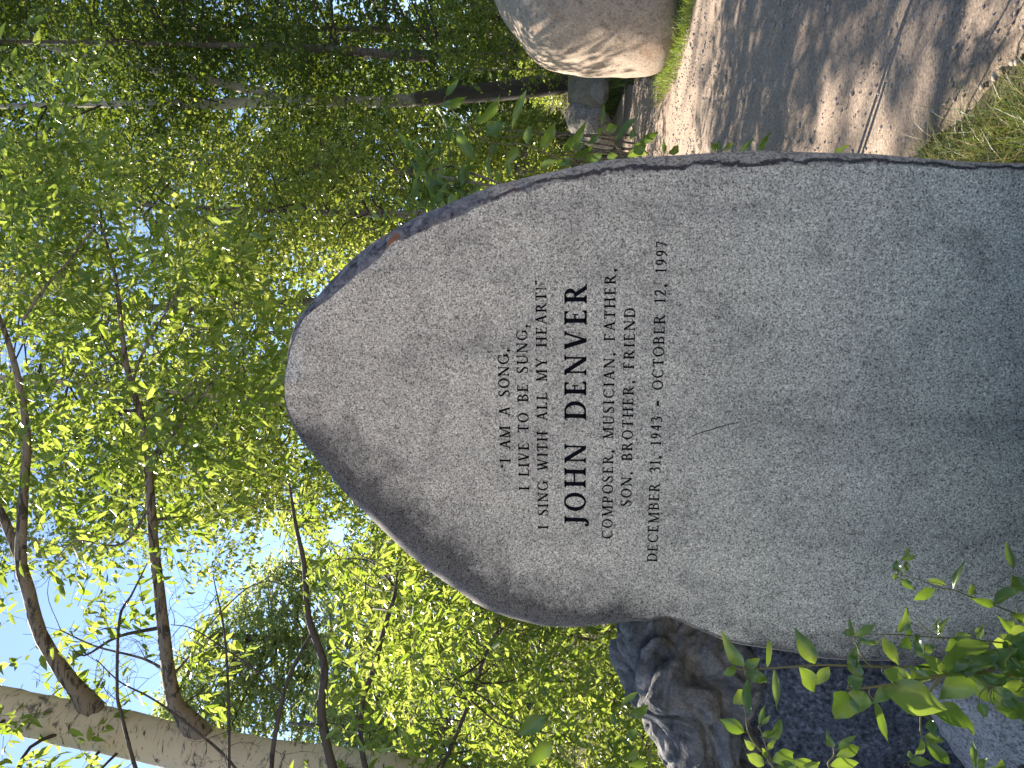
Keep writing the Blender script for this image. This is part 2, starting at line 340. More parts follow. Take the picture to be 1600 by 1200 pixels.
# outline in the photograph: px, py, width of the worn or broken edge in px (negative = broken rock edge)
OUT = [(1760, 262, -12), (1600, 253, -11), (1537, 252, -12), (1412, 242, -14), (1366, 238, -15), (1272, 236, -18), (1194, 233, -21), (1100, 238, -24), (1012, 244, -22), (950, 248, -23),
       (887, 261, -20), (825, 275, -20), (762, 291, -22), (731, 303, -24), (700, 317, -24), (647, 338, -26), (613, 357, -27), (580, 377, -26), (547, 403, -24), (517, 433, -22), (487, 467, -19),
       (463, 493, -15), (452, 513, -12), (445, 540, -9), (442, 573, -6), (441, 607, -5), (443, 635, 6), (450, 660, 10), (467, 693, 16), (478, 706, 20), (510, 750, 28), (534, 782, 34), (580, 831, 44),
       (622, 873, 48), (664, 908, 50), (699, 932, 50), (748, 964, 46), (783, 976, 42), (818, 985, 38), (853, 991, 34), (895, 990, 28), (930, 985, 22), (960, 980, 18), (988, 975, 14), (1020, 974, 8),
       (1033, 966, 6), (1042, 966, 6), (1055, 970, 8), (1090, 986, 8), (1125, 1002, 9), (1151, 1010, 10), (1201, 1018, 12), (1242, 1025, 14), (1286, 1035, 16), (1329, 1038, 16), (1456, 1040, 16), (1600, 1044, 16), (1760, 1046, 14)]
fo = np.array([[*on_face(p, q), w * 1.9 / FPX] for p, q, w in OUT])
NR = 420
fo = resample(fo, NR); wsgn = np.sign(fo[:, 2]); O2 = smooth_closed(fo[:, :2], 2); ww = smooth_closed(np.abs(fo[:, 2:3]), 4)[:, 0]
tg = norm(np.roll(O2, -1, 0) - np.roll(O2, 1, 0)); nin = np.stack([-tg[:, 1], tg[:, 0]], -1)
cen2 = np.array([on_face(1180, 600)])[0]
if np.mean(np.sum(nin * (cen2 - O2), 1)) < 0: nin = -nin
nz = np.array([mn.noise((p[0] * 16, p[1] * 16, 1)) * 0.35 + mn.noise((p[0] * 45, p[1] * 45, 5)) * 0.35 for p in O2])
jag = np.where(wsgn < 0, 1 + nz, 1 + 0.2 * nz)
I2 = O2 + nin * (ww * jag)[:, None]
# keep the inner edge a smooth ring
I2 = smooth_closed(I2, 1)
rings = []; edge_mask = []
for t in (0.02, 0.15, 0.3, 0.45, 0.6, 0.72, 0.82, 0.9, 0.95, 1.0): rings.append(np.column_stack([cen2 + (I2 - cen2) * t, np.zeros(NR)]))
nface = len(rings)
for t in (0.02, 0.15, 0.3, 0.45, 0.6, 0.72, 0.82, 0.9, 0.95, 1.0): edge_mask.append(np.where(wsgn > 0, 0.55, 0.0) * np.clip(ww / 0.03, 0.4, 1) * max(0.0, (t - 0.78) / 0.22) ** 1.3)  # edge darkening, weathering plus painted shade, growing towards the rounded side
Dl = np.where(wsgn < 0, 0.035, 0.9 * ww + 0.004)
NRIM = 7
for q in range(1, NRIM + 1):
    rr = q / NRIM
    prof = np.where(wsgn < 0, 0.25 * rr + 0.75 * rr ** 3, 1 - np.sqrt(np.maximum(1 - rr * rr, 0)))
    pts = I2 + (O2 - I2) * rr
    rough = np.array([mn.noise((p[0] * 26, p[1] * 26, q * 1.7)) + 0.6 * mn.noise((p[0] * 70, p[1] * 70, q * 3.1)) for p in pts])
    dz = -Dl * prof + np.where(wsgn < 0, rough * 0.007 * math.sin(math.pi * min(rr, 0.9)), 0)
    rings.append(np.column_stack([pts, dz])); edge_mask.append(np.where(wsgn > 0, (0.55 + 0.45 * rr) * np.clip(ww / 0.03, 0.75, 1), rr * 0.75))
for back, ins in ((0.08, 0.004), (0.13, 0.008), (0.2, 0.012), (0.28, 0.02), (0.36, 0.04), (0.42, 0.08), (0.46, 0.16)):
    pts = O2 + nin * ins
    rough = np.array([mn.noise((p[0] * 9, p[1] * 9, back * 9)) for p in pts]) * 0.012
    rings.append(np.column_stack([pts + nin * np.maximum(rough, -ins)[:, None], np.full(NR, -back) - Dl]))
last = rings[-1]
for t in (0.6, 0.2, 0.02): rings.append(np.column_stack([cen2 + (last[:, :2] - cen2) * t, last[:, 2] - 0.01]))
edge_mask += [np.where(wsgn > 0, 1.15, 0.8)] * (len(rings) - len(edge_mask))  # sunlit outer rings of the rounded side painted darkest
A = np.array(rings); nr = len(rings); A = A.reshape(-1, 3)
V = P0 + A[:, :1] * EX + A[:, 1:2] * EZ + A[:, 2:3] * NF
Fq = strip_faces(nr, NR)
mi = np.zeros(len(Fq), int)
for a in range(nr - 1):
    seg = slice(a * NR, (a + 1) * NR)
    if a >= nface - 1: mi[seg] = (wsgn < 0) | (a >= nface - 1 + NRIM)
capF = np.arange(NR)[None, ::-1]; capB = ((nr - 1) * NR + np.arange(NR))[None, :]
base = face_pt(0, 0); stone = thing('memorial_stone', (base[0], base[1] + 0.2, 0), 'tall pale grey granite slab with a rounded top and seven lines of dark engraved lettering', 'memorial stone')
mesh_np('slab', V, [Fq, capF, capB], [M['face'], M['rim']], stone, rnd=np.array(edge_mask).ravel(), smooth=True, matidx=np.concatenate([mi, [0, 1]]))

# ---- serif capitals drawn as polygons (cap height 1)
def glyphs(T, t):
    S = 0.085; H = max(0.05, t * 0.85)
    def rect(x0, y0, x1, y1): return [(x0, y0), (x1, y0), (x1, y1), (x0, y1)]
    def foot(x0, x1, y=0, s=S):         # bracketed serif below (y=0) or above (y=1) a stem from x0 to x1
        k = 1 if y == 0 else -1
        return [rect(x0 - s, min(y, y + k * H), x1 + s, max(y, y + k * H)), [(x0 - s * 0.55, y + k * H), (x1 + s * 0.55, y + k * H), (x1, y + k * (H + 0.06)), (x0, y + k * (H + 0.06))]]
    def stem(x, w=None, top=True, bot=True):
        w = w or T
        p = [rect(x, 0, x + w, 1)]
        if bot: p += foot(x, x + w, 0)
        if top: p += foot(x, x + w, 1)
        return p
    def diag(x0, y0, x1, y1, w): return [[(x0 - w / 2, y0), (x0 + w / 2, y0), (x1 + w / 2, y1), (x1 - w / 2, y1)]]
    def arc(cx, cy, rx, ry, a0, a1, T_=None, t_=None, n=26):
        T_ = T_ or T; t_ = t_ or t; out = []
        a = np.radians(np.linspace(a0, a1, n))
        o = np.stack([cx + rx * np.cos(a), cy + ry * np.sin(a)], -1); i = np.stack([cx + (rx - T_) * np.cos(a), cy + (ry - t_) * np.sin(a)], -1)
        for k in range(n - 1): out.append([tuple(o[k]), tuple(o[k + 1]), tuple(i[k + 1]), tuple(i[k])])
        return out
    def stroke(P):
        A = catmull(np.array(P, float), 8); d = norm(np.gradient(A[:, :2], axis=0)); nn = np.stack([-d[:, 1], d[:, 0]], -1) * A[:, 2:3] / 2
        a, b = A[:, :2] + nn, A[:, :2] - nn
        return [[tuple(a[k]), tuple(a[k + 1]), tuple(b[k + 1]), tuple(b[k])] for k in range(len(A) - 1)]
    def arm(x0, x1, y, up):             # horizontal arm with a wedge serif at its end
        y0 = y if up else y - H * 1.1
        k = 1 if up else -1; yb = y0 if up else y0 + H * 1.1
        return [rect(x0, y0, x1, y0 + H * 1.1), [(x1, yb), (x1, yb + k * 0.22), (x1 - 0.035, yb + k * 0.2), (x1 - 0.16, yb + k * H)]]
    def dot(cx, cy, r): return [[(cx + r * math.cos(a), cy + r * math.sin(a)) for a in np.linspace(0, 2 * math.pi, 10, endpoint=False)]]
    def comma(cx, cy): return dot(cx, cy, 0.125) + [[(cx + 0.125, cy), (cx + 0.10, cy - 0.15), (cx - 0.08, cy - 0.28), (cx - 0.02, cy - 0.08)]]
    G = {}
    x = S
    G['I'] = (stem(x), T + 2 * S)
    G['H'] = (stem(x) + stem(x + 0.60) + [rect(x + T, 0.49, x + 0.6, 0.49 + t)], 0.60 + T + 2 * S)
    G['N'] = (stem(x, t, bot=True, top=False) + foot(x - 0.02, x + t, 1) + stem(x + 0.66, t, bot=False) + diag(x + 0.03, 1, x + 0.66 + t / 2 - 0.02, 0, T * 1.15), 0.66 + t + 2 * S)
    G['M'] = (stem(x + 0.02, t, top=False) + foot(x, x + t, 1) + stem(x + 0.78) + diag(x + 0.06, 1, x + 0.42, 0, T) + diag(x + 0.42, 0, x + 0.80, 1, t * 1.1), 0.78 + T + 2 * S)
    G['L'] = (stem(x) + arm(x + T, x + 0.58, 0, True), 0.62 + S)
    G['E'] = (stem(x) + arm(x + T, x + 0.56, 0, True) + arm(x + T, x + 0.53, 1, False) + [rect(x + T, 0.49, x + 0.40, 0.49 + H), [(x + 0.40, 0.37), (x + 0.40, 0.65), (x + 0.365, 0.65), (x + 0.34, 0.51), (x + 0.365, 0.37)]], 0.62 + S)
    G['F'] = (stem(x) + arm(x + T, x + 0.53, 1, False) + [rect(x + T, 0.47, x + 0.40, 0.47 + H), [(x + 0.40, 0.35), (x + 0.40, 0.63), (x + 0.365, 0.63), (x + 0.34, 0.49), (x + 0.365, 0.35)]], 0.58 + S)
    G['T'] = ([rect(0.36 - T / 2, 0, 0.36 + T / 2, 1)] + foot(0.36 - T / 2, 0.36 + T / 2, 0) + arm(0.36, 0.72, 1, False) + [rect(0.0, 1 - H * 1.1, 0.36, 1), [(0.0, 1), (0.0, 0.78), (0.035, 0.80), (0.16, 1 - H)]], 0.72)
    G['A'] = (diag(0.12, 0, 0.43, 1, t * 1.15) + diag(0.74, 0, 0.44, 1, T * 1.08) + [rect(0.21, 0.31, 0.66, 0.31 + t)] + foot(0.09, 0.15, 0, 0.08) + foot(0.67, 0.81, 0, 0.06), 0.88)
    G['V'] = (diag(0.13, 1, 0.44, 0, T * 1.08) + diag(0.75, 1, 0.44, 0, t * 1.15) + foot(0.07, 0.20, 1, 0.06) + foot(0.72, 0.78, 1, 0.08), 0.88)
    G['W'] = (diag(0.12, 1, 0.38, 0, T) + diag(0.62, 1, 0.38, 0, t * 1.1) + diag(0.52, 1, 0.80, 0, T) + diag(1.07, 1, 0.80, 0, t * 1.1) + foot(0.06, 0.18, 1, 0.06) + foot(1.04, 1.10, 1, 0.07) + foot(0.47, 0.60, 1, 0.05), 1.18)
    G['Y'] = ([rect(0.42 - T / 2, 0, 0.42 + T / 2, 0.46)] + foot(0.42 - T / 2, 0.42 + T / 2, 0) + diag(0.42, 0.42, 0.13, 1, T * 1.05) + diag(0.42, 0.42, 0.70, 1, t * 1.15) + foot(0.07, 0.19, 1, 0.06) + foot(0.67, 0.73, 1, 0.07), 0.82)
    G['O'] = (arc(0.46, 0.5, 0.46, 0.52, 0, 360, n=40), 0.92)
    cs = arc(0.47, 0.5, 0.47, 0.52, 48, 318, n=34)
    G['C'] = (cs + [[(0.79, 0.66), (0.82, 0.66), (0.82, 1.0), (0.79, 0.98), (0.73, 0.87)]] + [[(0.74, 0.11), (0.83, 0.21), (0.81, 0.24), (0.72, 0.16)]], 0.86)
    G['G'] = (cs + [[(0.79, 0.68), (0.82, 0.68), (0.82, 1.0), (0.79, 0.98), (0.73, 0.87)], rect(0.72, 0.08, 0.72 + T, 0.42)] + foot(0.72, 0.72 + T, 0, 0)[:0] + [rect(0.62, 0.42, 0.72 + T + 0.08, 0.42 + H)], 0.95)
    G['D'] = (stem(x) + arc(x + 0.32, 0.5, 0.48, 0.5, -90, 90) + [rect(x + T, 0, x + 0.33, t), rect(x + T, 1 - t, x + 0.33, 1)], 0.82 + S)
    bowl = arc(x + 0.28, 0.74, 0.30, 0.26, -90, 90, n=18) + [rect(x + T, 1 - t, x + 0.29, 1), rect(x + T, 0.48, x + 0.29, 0.48 + t)]
    G['P'] = (stem(x) + arc(x + 0.28, 0.73, 0.32, 0.27, -90, 90, n=18) + [rect(x + T, 1 - t, x + 0.29, 1), rect(x + T, 0.46, x + 0.29, 0.46 + t)], 0.62 + S)
    G['R'] = (stem(x) + bowl + diag(x + 0.31, 0.50, x + 0.64, 0.0, T * 1.1) + [rect(x + 0.56, 0, x + 0.78, H)], 0.78 + S)
    G['B'] = (stem(x) + bowl + arc(x + 0.30, 0.265, 0.35, 0.265, -90, 90, n=18) + [rect(x + T, 0, x + 0.31, t)], 0.66 + S)
    G['J'] = ([rect(0.24, 0.12, 0.24 + T, 1)] + foot(0.24, 0.24 + T, 1) + stroke([(0.24 + T / 2, 0.2, T), (0.24 + T / 2 - 0.01, 0.02, T * 0.9), (0.22, -0.10, t * 1.3), (0.12, -0.12, t), (0.05, -0.06, t * 1.2)]) + dot(0.07, -0.03, 0.07), 0.24 + T + S)
    G['U'] = ([rect(x, 0.36, x + T, 1), rect(x + 0.62, 0.36, x + 0.62 + t, 1)] + foot(x, x + T, 1) + foot(x + 0.62, x + 0.62 + t, 1) + stroke([(x + T / 2, 0.40, T), (x + T / 2 + 0.005, 0.26, T), (x + 0.15, 0.08, T * 0.8), (x + 0.33, 0.01, t * 1.3), (x + 0.52, 0.07, t), (x + 0.62, 0.2, t), (x + 0.62 + t / 2, 0.40, t)]), 0.62 + t + 2 * S)
    G['S'] = (stroke([(0.50, 0.80, t * 0.8), (0.44, 0.93, t), (0.30, 0.985, t), (0.14, 0.92, T * 0.7), (0.09, 0.77, T * 0.95), (0.17, 0.62, T), (0.32, 0.50, T * 1.1), (0.47, 0.37, T), (0.52, 0.22, T * 0.9), (0.44, 0.07, T * 0.6), (0.28, 0.012, t), (0.12, 0.06, t), (0.05, 0.22, t * 0.8)]) + [[(0.50, 0.70), (0.53, 0.70), (0.52, 0.99), (0.49, 0.97), (0.46, 0.88)], [(0.02, 0.31), (0.05, 0.31), (0.10, 0.12), (0.05, 0.04), (0.02, 0.02)]], 0.60)
    G['1'] = (stem(0.16, T * 0.9, top=False) + [[(0.16, 1), (0.16 + T * 0.9, 1), (0.16, 0.86), (0.04, 0.84), (0.04, 0.88)]], 0.44)
    G['2'] = (stroke([(0.06, 0.74, t), (0.12, 0.90, t * 1.2), (0.26, 0.97, t * 1.3), (0.42, 0.88, T * 0.8), (0.45, 0.70, T), (0.36, 0.48, T * 0.8), (0.20, 0.25, t * 1.3), (0.05, 0.05, t)]) + [rect(0.04, 0, 0.50, 0.10), [(0.50, 0), (0.54, 0.22), (0.51, 0.22), (0.44, 0.10)]], 0.58)
    G['3'] = (stroke([(0.06, 0.80, t), (0.13, 0.93, t * 1.2), (0.26, 0.97, t * 1.3), (0.40, 0.88, T * 0.8), (0.41, 0.72, T * 0.8), (0.31, 0.58, t * 1.2), (0.18, 0.53, t)]) + stroke([(0.20, 0.55, t), (0.36, 0.50, T * 0.7), (0.47, 0.33, T), (0.42, 0.12, T * 0.8), (0.26, 0.02, t), (0.10, 0.02, t * 1.2), (0.04, 0.08, T * 0.6)]), 0.56)
    G['4'] = ([rect(0.33, 0, 0.33 + T * 0.9, 1), rect(0.03, 0.25, 0.56, 0.25 + t * 1.6)] + diag(0.06, 0.27, 0.40, 1, t * 1.2), 0.60)
    G['7'] = ([rect(0.06, 0.89, 0.54, 1), [(0.06, 1), (0.02, 0.74), (0.05, 0.74), (0.14, 0.89)]] + diag(0.20, 0, 0.49, 0.92, T * 0.6), 0.56)
    G['9'] = (arc(0.29, 0.68, 0.25, 0.32, 0, 360, T * 0.9, t, 28) + stroke([(0.54 - T * 0.45, 0.68, T * 0.9), (0.46, 0.40, T * 0.9), (0.33, 0.17, T * 0.7), (0.10, -0.01, t * 0.9)]), 0.58)
    G[','] = (comma(0.12, 0.06), 0.22); G['.'] = (dot(0.1, 0.09, 0.10), 0.2)
    G['!'] = (dot(0.13, 0.09, 0.095) + [[(0.10, 0.24), (0.16, 0.24), (0.21, 0.95), (0.13, 1.02), (0.05, 0.95)]], 0.28)
    def q(cx, f): return dot(cx, 0.93 if f > 0 else 0.80, 0.10) + [[(cx - 0.10 * f * -1, 0.93 if f > 0 else 0.80), (cx + 0.05 * f, (0.93 if f > 0 else 0.80) - f * 0.09), (cx - 0.05 * f, (0.93 if f > 0 else 0.80) - f * 0.19), (cx - 0.01 * f, (0.93 if f > 0 else 0.80) - f * 0.05)]]
    G['\u201c'] = (q(0.10, -1) + q(0.28, -1), 0.38); G['\u201d'] = (q(0.10, 1) + q(0.28, 1), 0.38)
    G['-'] = ([rect(0.0, 0.31, 0.48, 0.53)], 0.48); G[' '] = ([], 0.36)
    return G
LINES = [('\u201cI AM A SONG,', (798.2, 731.5), (794.8, 546), 17.0, 0.18, 0.088), ('I LIVE TO BE SUNG,', (827.3, 766), (823.8, 508), 17.0, 0.18, 0.088),
         ('I SING WITH ALL MY HEART!\u201d', (856.8, 826.5), (853.6, 438), 16.8, 0.18, 0.088), ('JOHN DENVER', (914.8, 822.5), (917.1, 443.5), 34.2, 0.195, 0.085),
         ('COMPOSER, MUSICIAN, FATHER,', (956.6, 841.7), (962.4, 420.7), 17.0, 0.175, 0.085), ('SON, BROTHER, FRIEND', (986.2, 790.8), (993.0, 481), 17.0, 0.175, 0.085),
         ('DECEMBER 31, 1943 - OCTOBER 12, 1997', (1027, 877.9), (1043, 377), 17.0, 0.17, 0.085)]
for txt, a, b, cap, T, t in LINES:
    G = glyphs(T, t); A, B = on_face(*a), on_face(*b); ex = (B - A); wid = np.linalg.norm(ex); ex /= wid; ey = np.array([-ex[1], ex[0]])
    ymid = (a[1] + b[1]) / 2; xm = (a[0] + b[0]) / 2; ch = np.linalg.norm(on_face(xm - cap, ymid) - on_face(xm, ymid))
    adv = sum(G[c_][1] for c_ in txt) * ch; nsp = txt.count(' '); gaps = len(txt) - 1
    track = (wid - adv) / (gaps + 1.2 * nsp)
    V = []; F3 = []; F4 = []; FN = {}; xq = 0.0
    for c_ in txt:
        polys, w = G[c_]
        for p in polys:
            i0 = len(V)
            for (u, v) in p: V.append(face_pt(*(A + ex * (xq + u * ch) + ey * v * ch), 0.0007))
            FN.setdefault(len(p), []).append(list(range(i0, i0 + len(p))))
        xq += w * ch + track * (2.2 if c_ == ' ' else 1)
    o = mesh_np('inscription', np.array(V), [np.array(f) for f in FN.values()], M['ink'], stone)
# a hairline scratch below the lettering
sp = [face_pt(*on_face(p, q), 0.0003) for p, q in ((1072, 686), (1092, 677), (1112, 671), (1135, 664), (1156, 659))]
tb = Tubes(); tb.add(sp, [0.0003, 0.0009, 0.0011, 0.0009, 0.0003], 5); tb.build('scratch', M['ink'], stone)

# ------------------------------------------------------------------ boulders
def boulder(name, label, outline, depth, thick, mat, amp=0.03, freq=2.0, centre=None, n=200, nrg=46, power=2.2, gnarl=0.0, skew=(0, 0), back=1.0, cat='boulder', group=None, seed=0):
    P = np.array([at(p, q, depth) for p, q in outline]); P2 = smooth_closed(resample(P[:, [0, 2]], n), 3)
    c = P2.mean(0) if centre is None else np.array(at(*centre, depth))[[0, 2]]
    ydep = P[:, 1].mean(); V = []
    def ring(s, sign):
        q = c + (P2 - c) * s; h = max(0.0, 1 - s ** power) ** (1 / power)
        y = np.full(n, ydep + sign * thick * h * (back if sign > 0 else 1.0))
        y = y + (q[:, 0] - c[0]) * skew[0] + (q[:, 1] - c[1]) * skew[1]
        return np.stack([q[:, 0], y, q[:, 1]], -1)
    th = np.linspace(0.015, math.pi / 2, nrg)
    R = [ring(math.sin(a), -1) for a in th] + [ring(math.sin(a), 1) for a in th[::-1][1::2]]
    A = np.array(R); cc = np.array([c[0], ydep, c[1]])
    W = A.reshape(-1, 3); d = norm(W - cc); disp = np.empty(len(W))
    for i, p in enumerate(W):
        q = Vector(p * freq + seed)
        v = mn.fractal(q, 0.9, 2.1, 5) * amp
        if gnarl:
            qa = q * 0.8; wq = q + 0.6 * Vector((mn.noise(qa + Vector((9.3, 1.7, 4.1))), mn.noise(qa), mn.noise(qa + Vector((2.2, 8.8, 6.4))))); f = abs(mn.noise(wq * 1.1)); f2 = abs(mn.noise(wq * 2.7 + Vector((3, 1, 7))))
            v += gnarl * (min(f * 3.2, 1) - 0.75) + gnarl * 0.35 * (min(f2 * 3, 1) - 0.7)
        disp[i] = v
    W = W + d * disp[:, None]
    b = np.array([c[0], ydep, max(0.0, P2[:, 1].min())])
    o = mesh_np(name, W - b, [strip_faces(len(R), n), np.arange(n)[None, ::-1], ((len(R) - 1) * n + np.arange(n))[None, :]], mat, smooth=True)
    o.location = Vector(b)
    return tag(o, label, cat, group)
boulder('boulder', 'big rounded tan granite boulder with rusty stains standing on grass beside the path', [(748, -78), (771, -18), (785, 14), (806, 43), (825, 70), (849, 87), (873, 96), (920, 103), (985, 106), (1030, 105), (1046, 98), (1056, 84), (1062, 40), (1064, -100), (1066, -300), (1040, -420), (960, -470), (860, -430), (780, -320), (735, -180)],
        7.6, 1.0, M['tan'], 0.03, 1.2, power=2.6, centre=(900, -150), seed=3)
boulder('rock', 'brown and black mottled rock, tallest of the small rocks beyond the boulder', [(886, 128), (890, 112), (905, 105), (930, 106), (950, 115), (953, 135), (950, 160), (942, 172), (920, 175), (900, 172), (888, 158)], 12.6, 0.4, M['warm'], 0.04, 3, n=90, nrg=18, seed=8, cat='rock')
boulder('rock', 'small pale grey rock lying in front of the brown mottled rock', [(922, 112), (930, 105), (948, 110), (955, 130), (953, 150), (942, 160), (930, 155), (923, 138)], 12.0, 0.28, M['warm'], 0.04, 4, n=80, nrg=16, seed=21, cat='rock')
boulder('rock', 'dark smooth rock, nearest to the memorial stone among the small rocks', [(885, 178), (888, 168), (900, 165), (925, 172), (948, 185), (962, 205), (960, 232), (935, 236), (915, 222), (900, 208), (888, 195)], 11.4, 0.45, M['grey'], 0.05, 3, n=90, nrg=18, seed=30, cat='rock')
boulder('rock', 'gnarled dark grey rock with twisting ridges behind the left of the slab', [(961, 985), (961, 1005), (965, 1030), (972, 1055), (982, 1082), (1000, 1108), (1018, 1140), (1034, 1170), (1052, 1205), (1080, 1260), (1130, 1290), (1180, 1270), (1190, 1200), (1185, 1120), (1172, 1060), (1180, 1000), (1150, 940), (1060, 900), (985, 900), (962, 940)],
        2.75, 0.32, M['gnarl'], 0.03, 5, centre=(1080, 1080), n=300, nrg=90, gnarl=0.05, power=2.4, seed=5, cat='rock')
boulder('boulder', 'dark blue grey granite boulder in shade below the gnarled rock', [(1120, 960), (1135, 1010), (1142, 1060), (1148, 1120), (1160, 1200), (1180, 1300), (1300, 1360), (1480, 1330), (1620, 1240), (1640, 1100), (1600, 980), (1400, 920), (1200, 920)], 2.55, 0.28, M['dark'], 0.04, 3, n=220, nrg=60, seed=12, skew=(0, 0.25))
boulder('boulder', 'low pale boulder with sunlit patches in front of the dark granite, half under the shoots', [(1452, 1075), (1462, 1095), (1480, 1120), (1500, 1150), (1525, 1195), (1560, 1260), (1640, 1330), (1780, 1330), (1860, 1200), (1840, 1060), (1760, 1000), (1640, 1000), (1540, 1020), (1480, 1045)], 2.1, 0.28, M['warm'], 0.03, 4, n=220, nrg=60, seed=17, skew=(0, 0.5))

# ------------------------------------------------------------------ leaves
def leaf_verts(P, D, NN, L, W, detail):
    n = len(P); D = norm(D); S = norm(np.cross(D, NN)); NN = np.cross(S, D); L = L[:, None]; W = W[:, None]
    f = (0.10 + 0.15 * rng.random((n, 1))) * W * rng.choice([1, 1, -1], (n, 1)); cu = (rng.random((n, 1)) - 0.3) * 0.35 * L
    if detail == 0:
        V = np.stack([P, P + D * L * 0.42 + S * W / 2 + NN * f, P + D * L - NN * cu, P + D * L * 0.42 - S * W / 2 + NN * f], 1)
        F = np.array([[0, 1, 2], [0, 2, 3]]); k = 4
    else:
        V = np.stack([P, P + D * L * 0.22 + S * W * 0.42 + NN * f, P + D * L * 0.58 + S * W * 0.40 + NN * (f - cu * 0.35), P + D * L - NN * cu,
                      P + D * L * 0.58 - S * W * 0.40 + NN * (f - cu * 0.35), P + D * L * 0.22 - S * W * 0.42 + NN * f, P + D * L * 0.58 - NN * cu * 0.35], 1)
        F = np.array([[0, 1, 2, 6], [6, 2, 3, 3], [0, 6, 4, 5], [6, 3, 4, 4]]); k = 7
        F = np.array([[0, 1, 2], [0, 2, 6], [6, 2, 3], [0, 6, 4], [0, 4, 5], [6, 3, 4]])
    Fa = (F[None] + (np.arange(n) * k)[:, None, None]).reshape(-1, 3)
    return V.reshape(-1, 3), Fa, k
def inpoly(x, y, poly):
    c = np.zeros(len(x), bool); p = np.asarray(poly, float); j = len(p) - 1
    for i in range(len(p)):
        cond = ((p[i, 1] > y) != (p[j, 1] > y)) & (x < (p[j, 0] - p[i, 0]) * (y - p[i, 1]) / (p[j, 1] - p[i, 1] + 1e-12) + p[i, 0]); c ^= cond; j = i
    return c
def sample_region(poly, d0, d1, n, clump=1.0, thr=-0.05, seed=0.0):
    p = np.asarray(poly, float); lo, hi = p.min(0), p.max(0); out = []; tot = 0
    for _ in range(40):
        m = n * 3; x = lo[0] + (hi[0] - lo[0]) * rng.random(m); y = lo[1] + (hi[1] - lo[1]) * rng.random(m)
        ok = inpoly(x, y, p); x, y = x[ok], y[ok]; d = d0 + (d1 - d0) * rng.random(len(x)); W = at_np(x, y, d)
        if clump:
            nv = np.array([mn.noise(Vector(w * clump + seed)) + 0.35 * mn.noise(Vector(w * clump * 2.7 + seed)) for w in W]); W = W[nv > thr + 0.15 * (rng.random(len(W)) - 0.5)]
        out.append(W); tot += len(W)
        if tot >= n: break
    return np.vstack(out)[:n]
def twigs(O, tl, per, ls, wr, hang=0.5, up=0.1, rndbias=None):
    """leafy twigs starting at O: returns leaf arrays and the twig end points"""
    n = len(O); T = rng.standard_normal((n, 3)); T[:, 2] = T[:, 2] * 0.5 + up; T = norm(T)
    TL = tl * (0.6 + 0.8 * rng.random(n)); E = O + T * TL[:, None] - np.array([0, 0, 1]) * (TL * 0.2)[:, None]
    j = (np.arange(per)[None, :] + rng.random((n, per))) / per
    P = O[:, None] + (E - O)[:, None] * j[..., None] + rng.standard_normal((n, per, 3)) * 0.012
    side = norm(np.cross(T, np.array([0, 0, 1.0])))[:, None] * np.where(np.arange(per) % 2, 1, -1)[None, :, None]
    D = T[:, None] * 0.5 + side * 0.75 + rng.standard_normal((n, per, 3)) * 0.35; D[..., 2] -= hang
    D = norm(D); NN = rng.standard_normal((n, per, 3)) * 0.7 + np.array([0, 0, 0.9])
    L = ls * (0.55 + 0.75 * rng.random((n, per))); W = L * wr * (0.8 + 0.4 * rng.random((n, per)))
    r = np.clip(rng.random((n, 1)) * 0.6 + rng.random((n, per)) * 0.5 - 0.05, 0, 1)
    return P.reshape(-1, 3), D.reshape(-1, 3), NN.reshape(-1, 3), L.ravel(), W.ravel(), r.ravel(), E
def prism(A, B, r):
    n = len(A); T = norm(B - A); U = norm(np.cross(T, np.array([0.3, 0.2, 0.9]))); W = np.cross(T, U); V = []
    for e, k in ((A, 1.0), (B, 0.45)):
        for q in range(3):
            a = q * 2 * math.pi / 3; V.append(e + (U * math.cos(a) + W * math.sin(a)) * (r * k)[:, None])
    V = np.stack(V, 1).reshape(-1, 3); F = np.array([[0, 1, 4, 3], [1, 2, 5, 4], [2, 0, 3, 5]])
    return V, (F[None] + (np.arange(n) * 6)[:, None, None]).reshape(-1, 4)

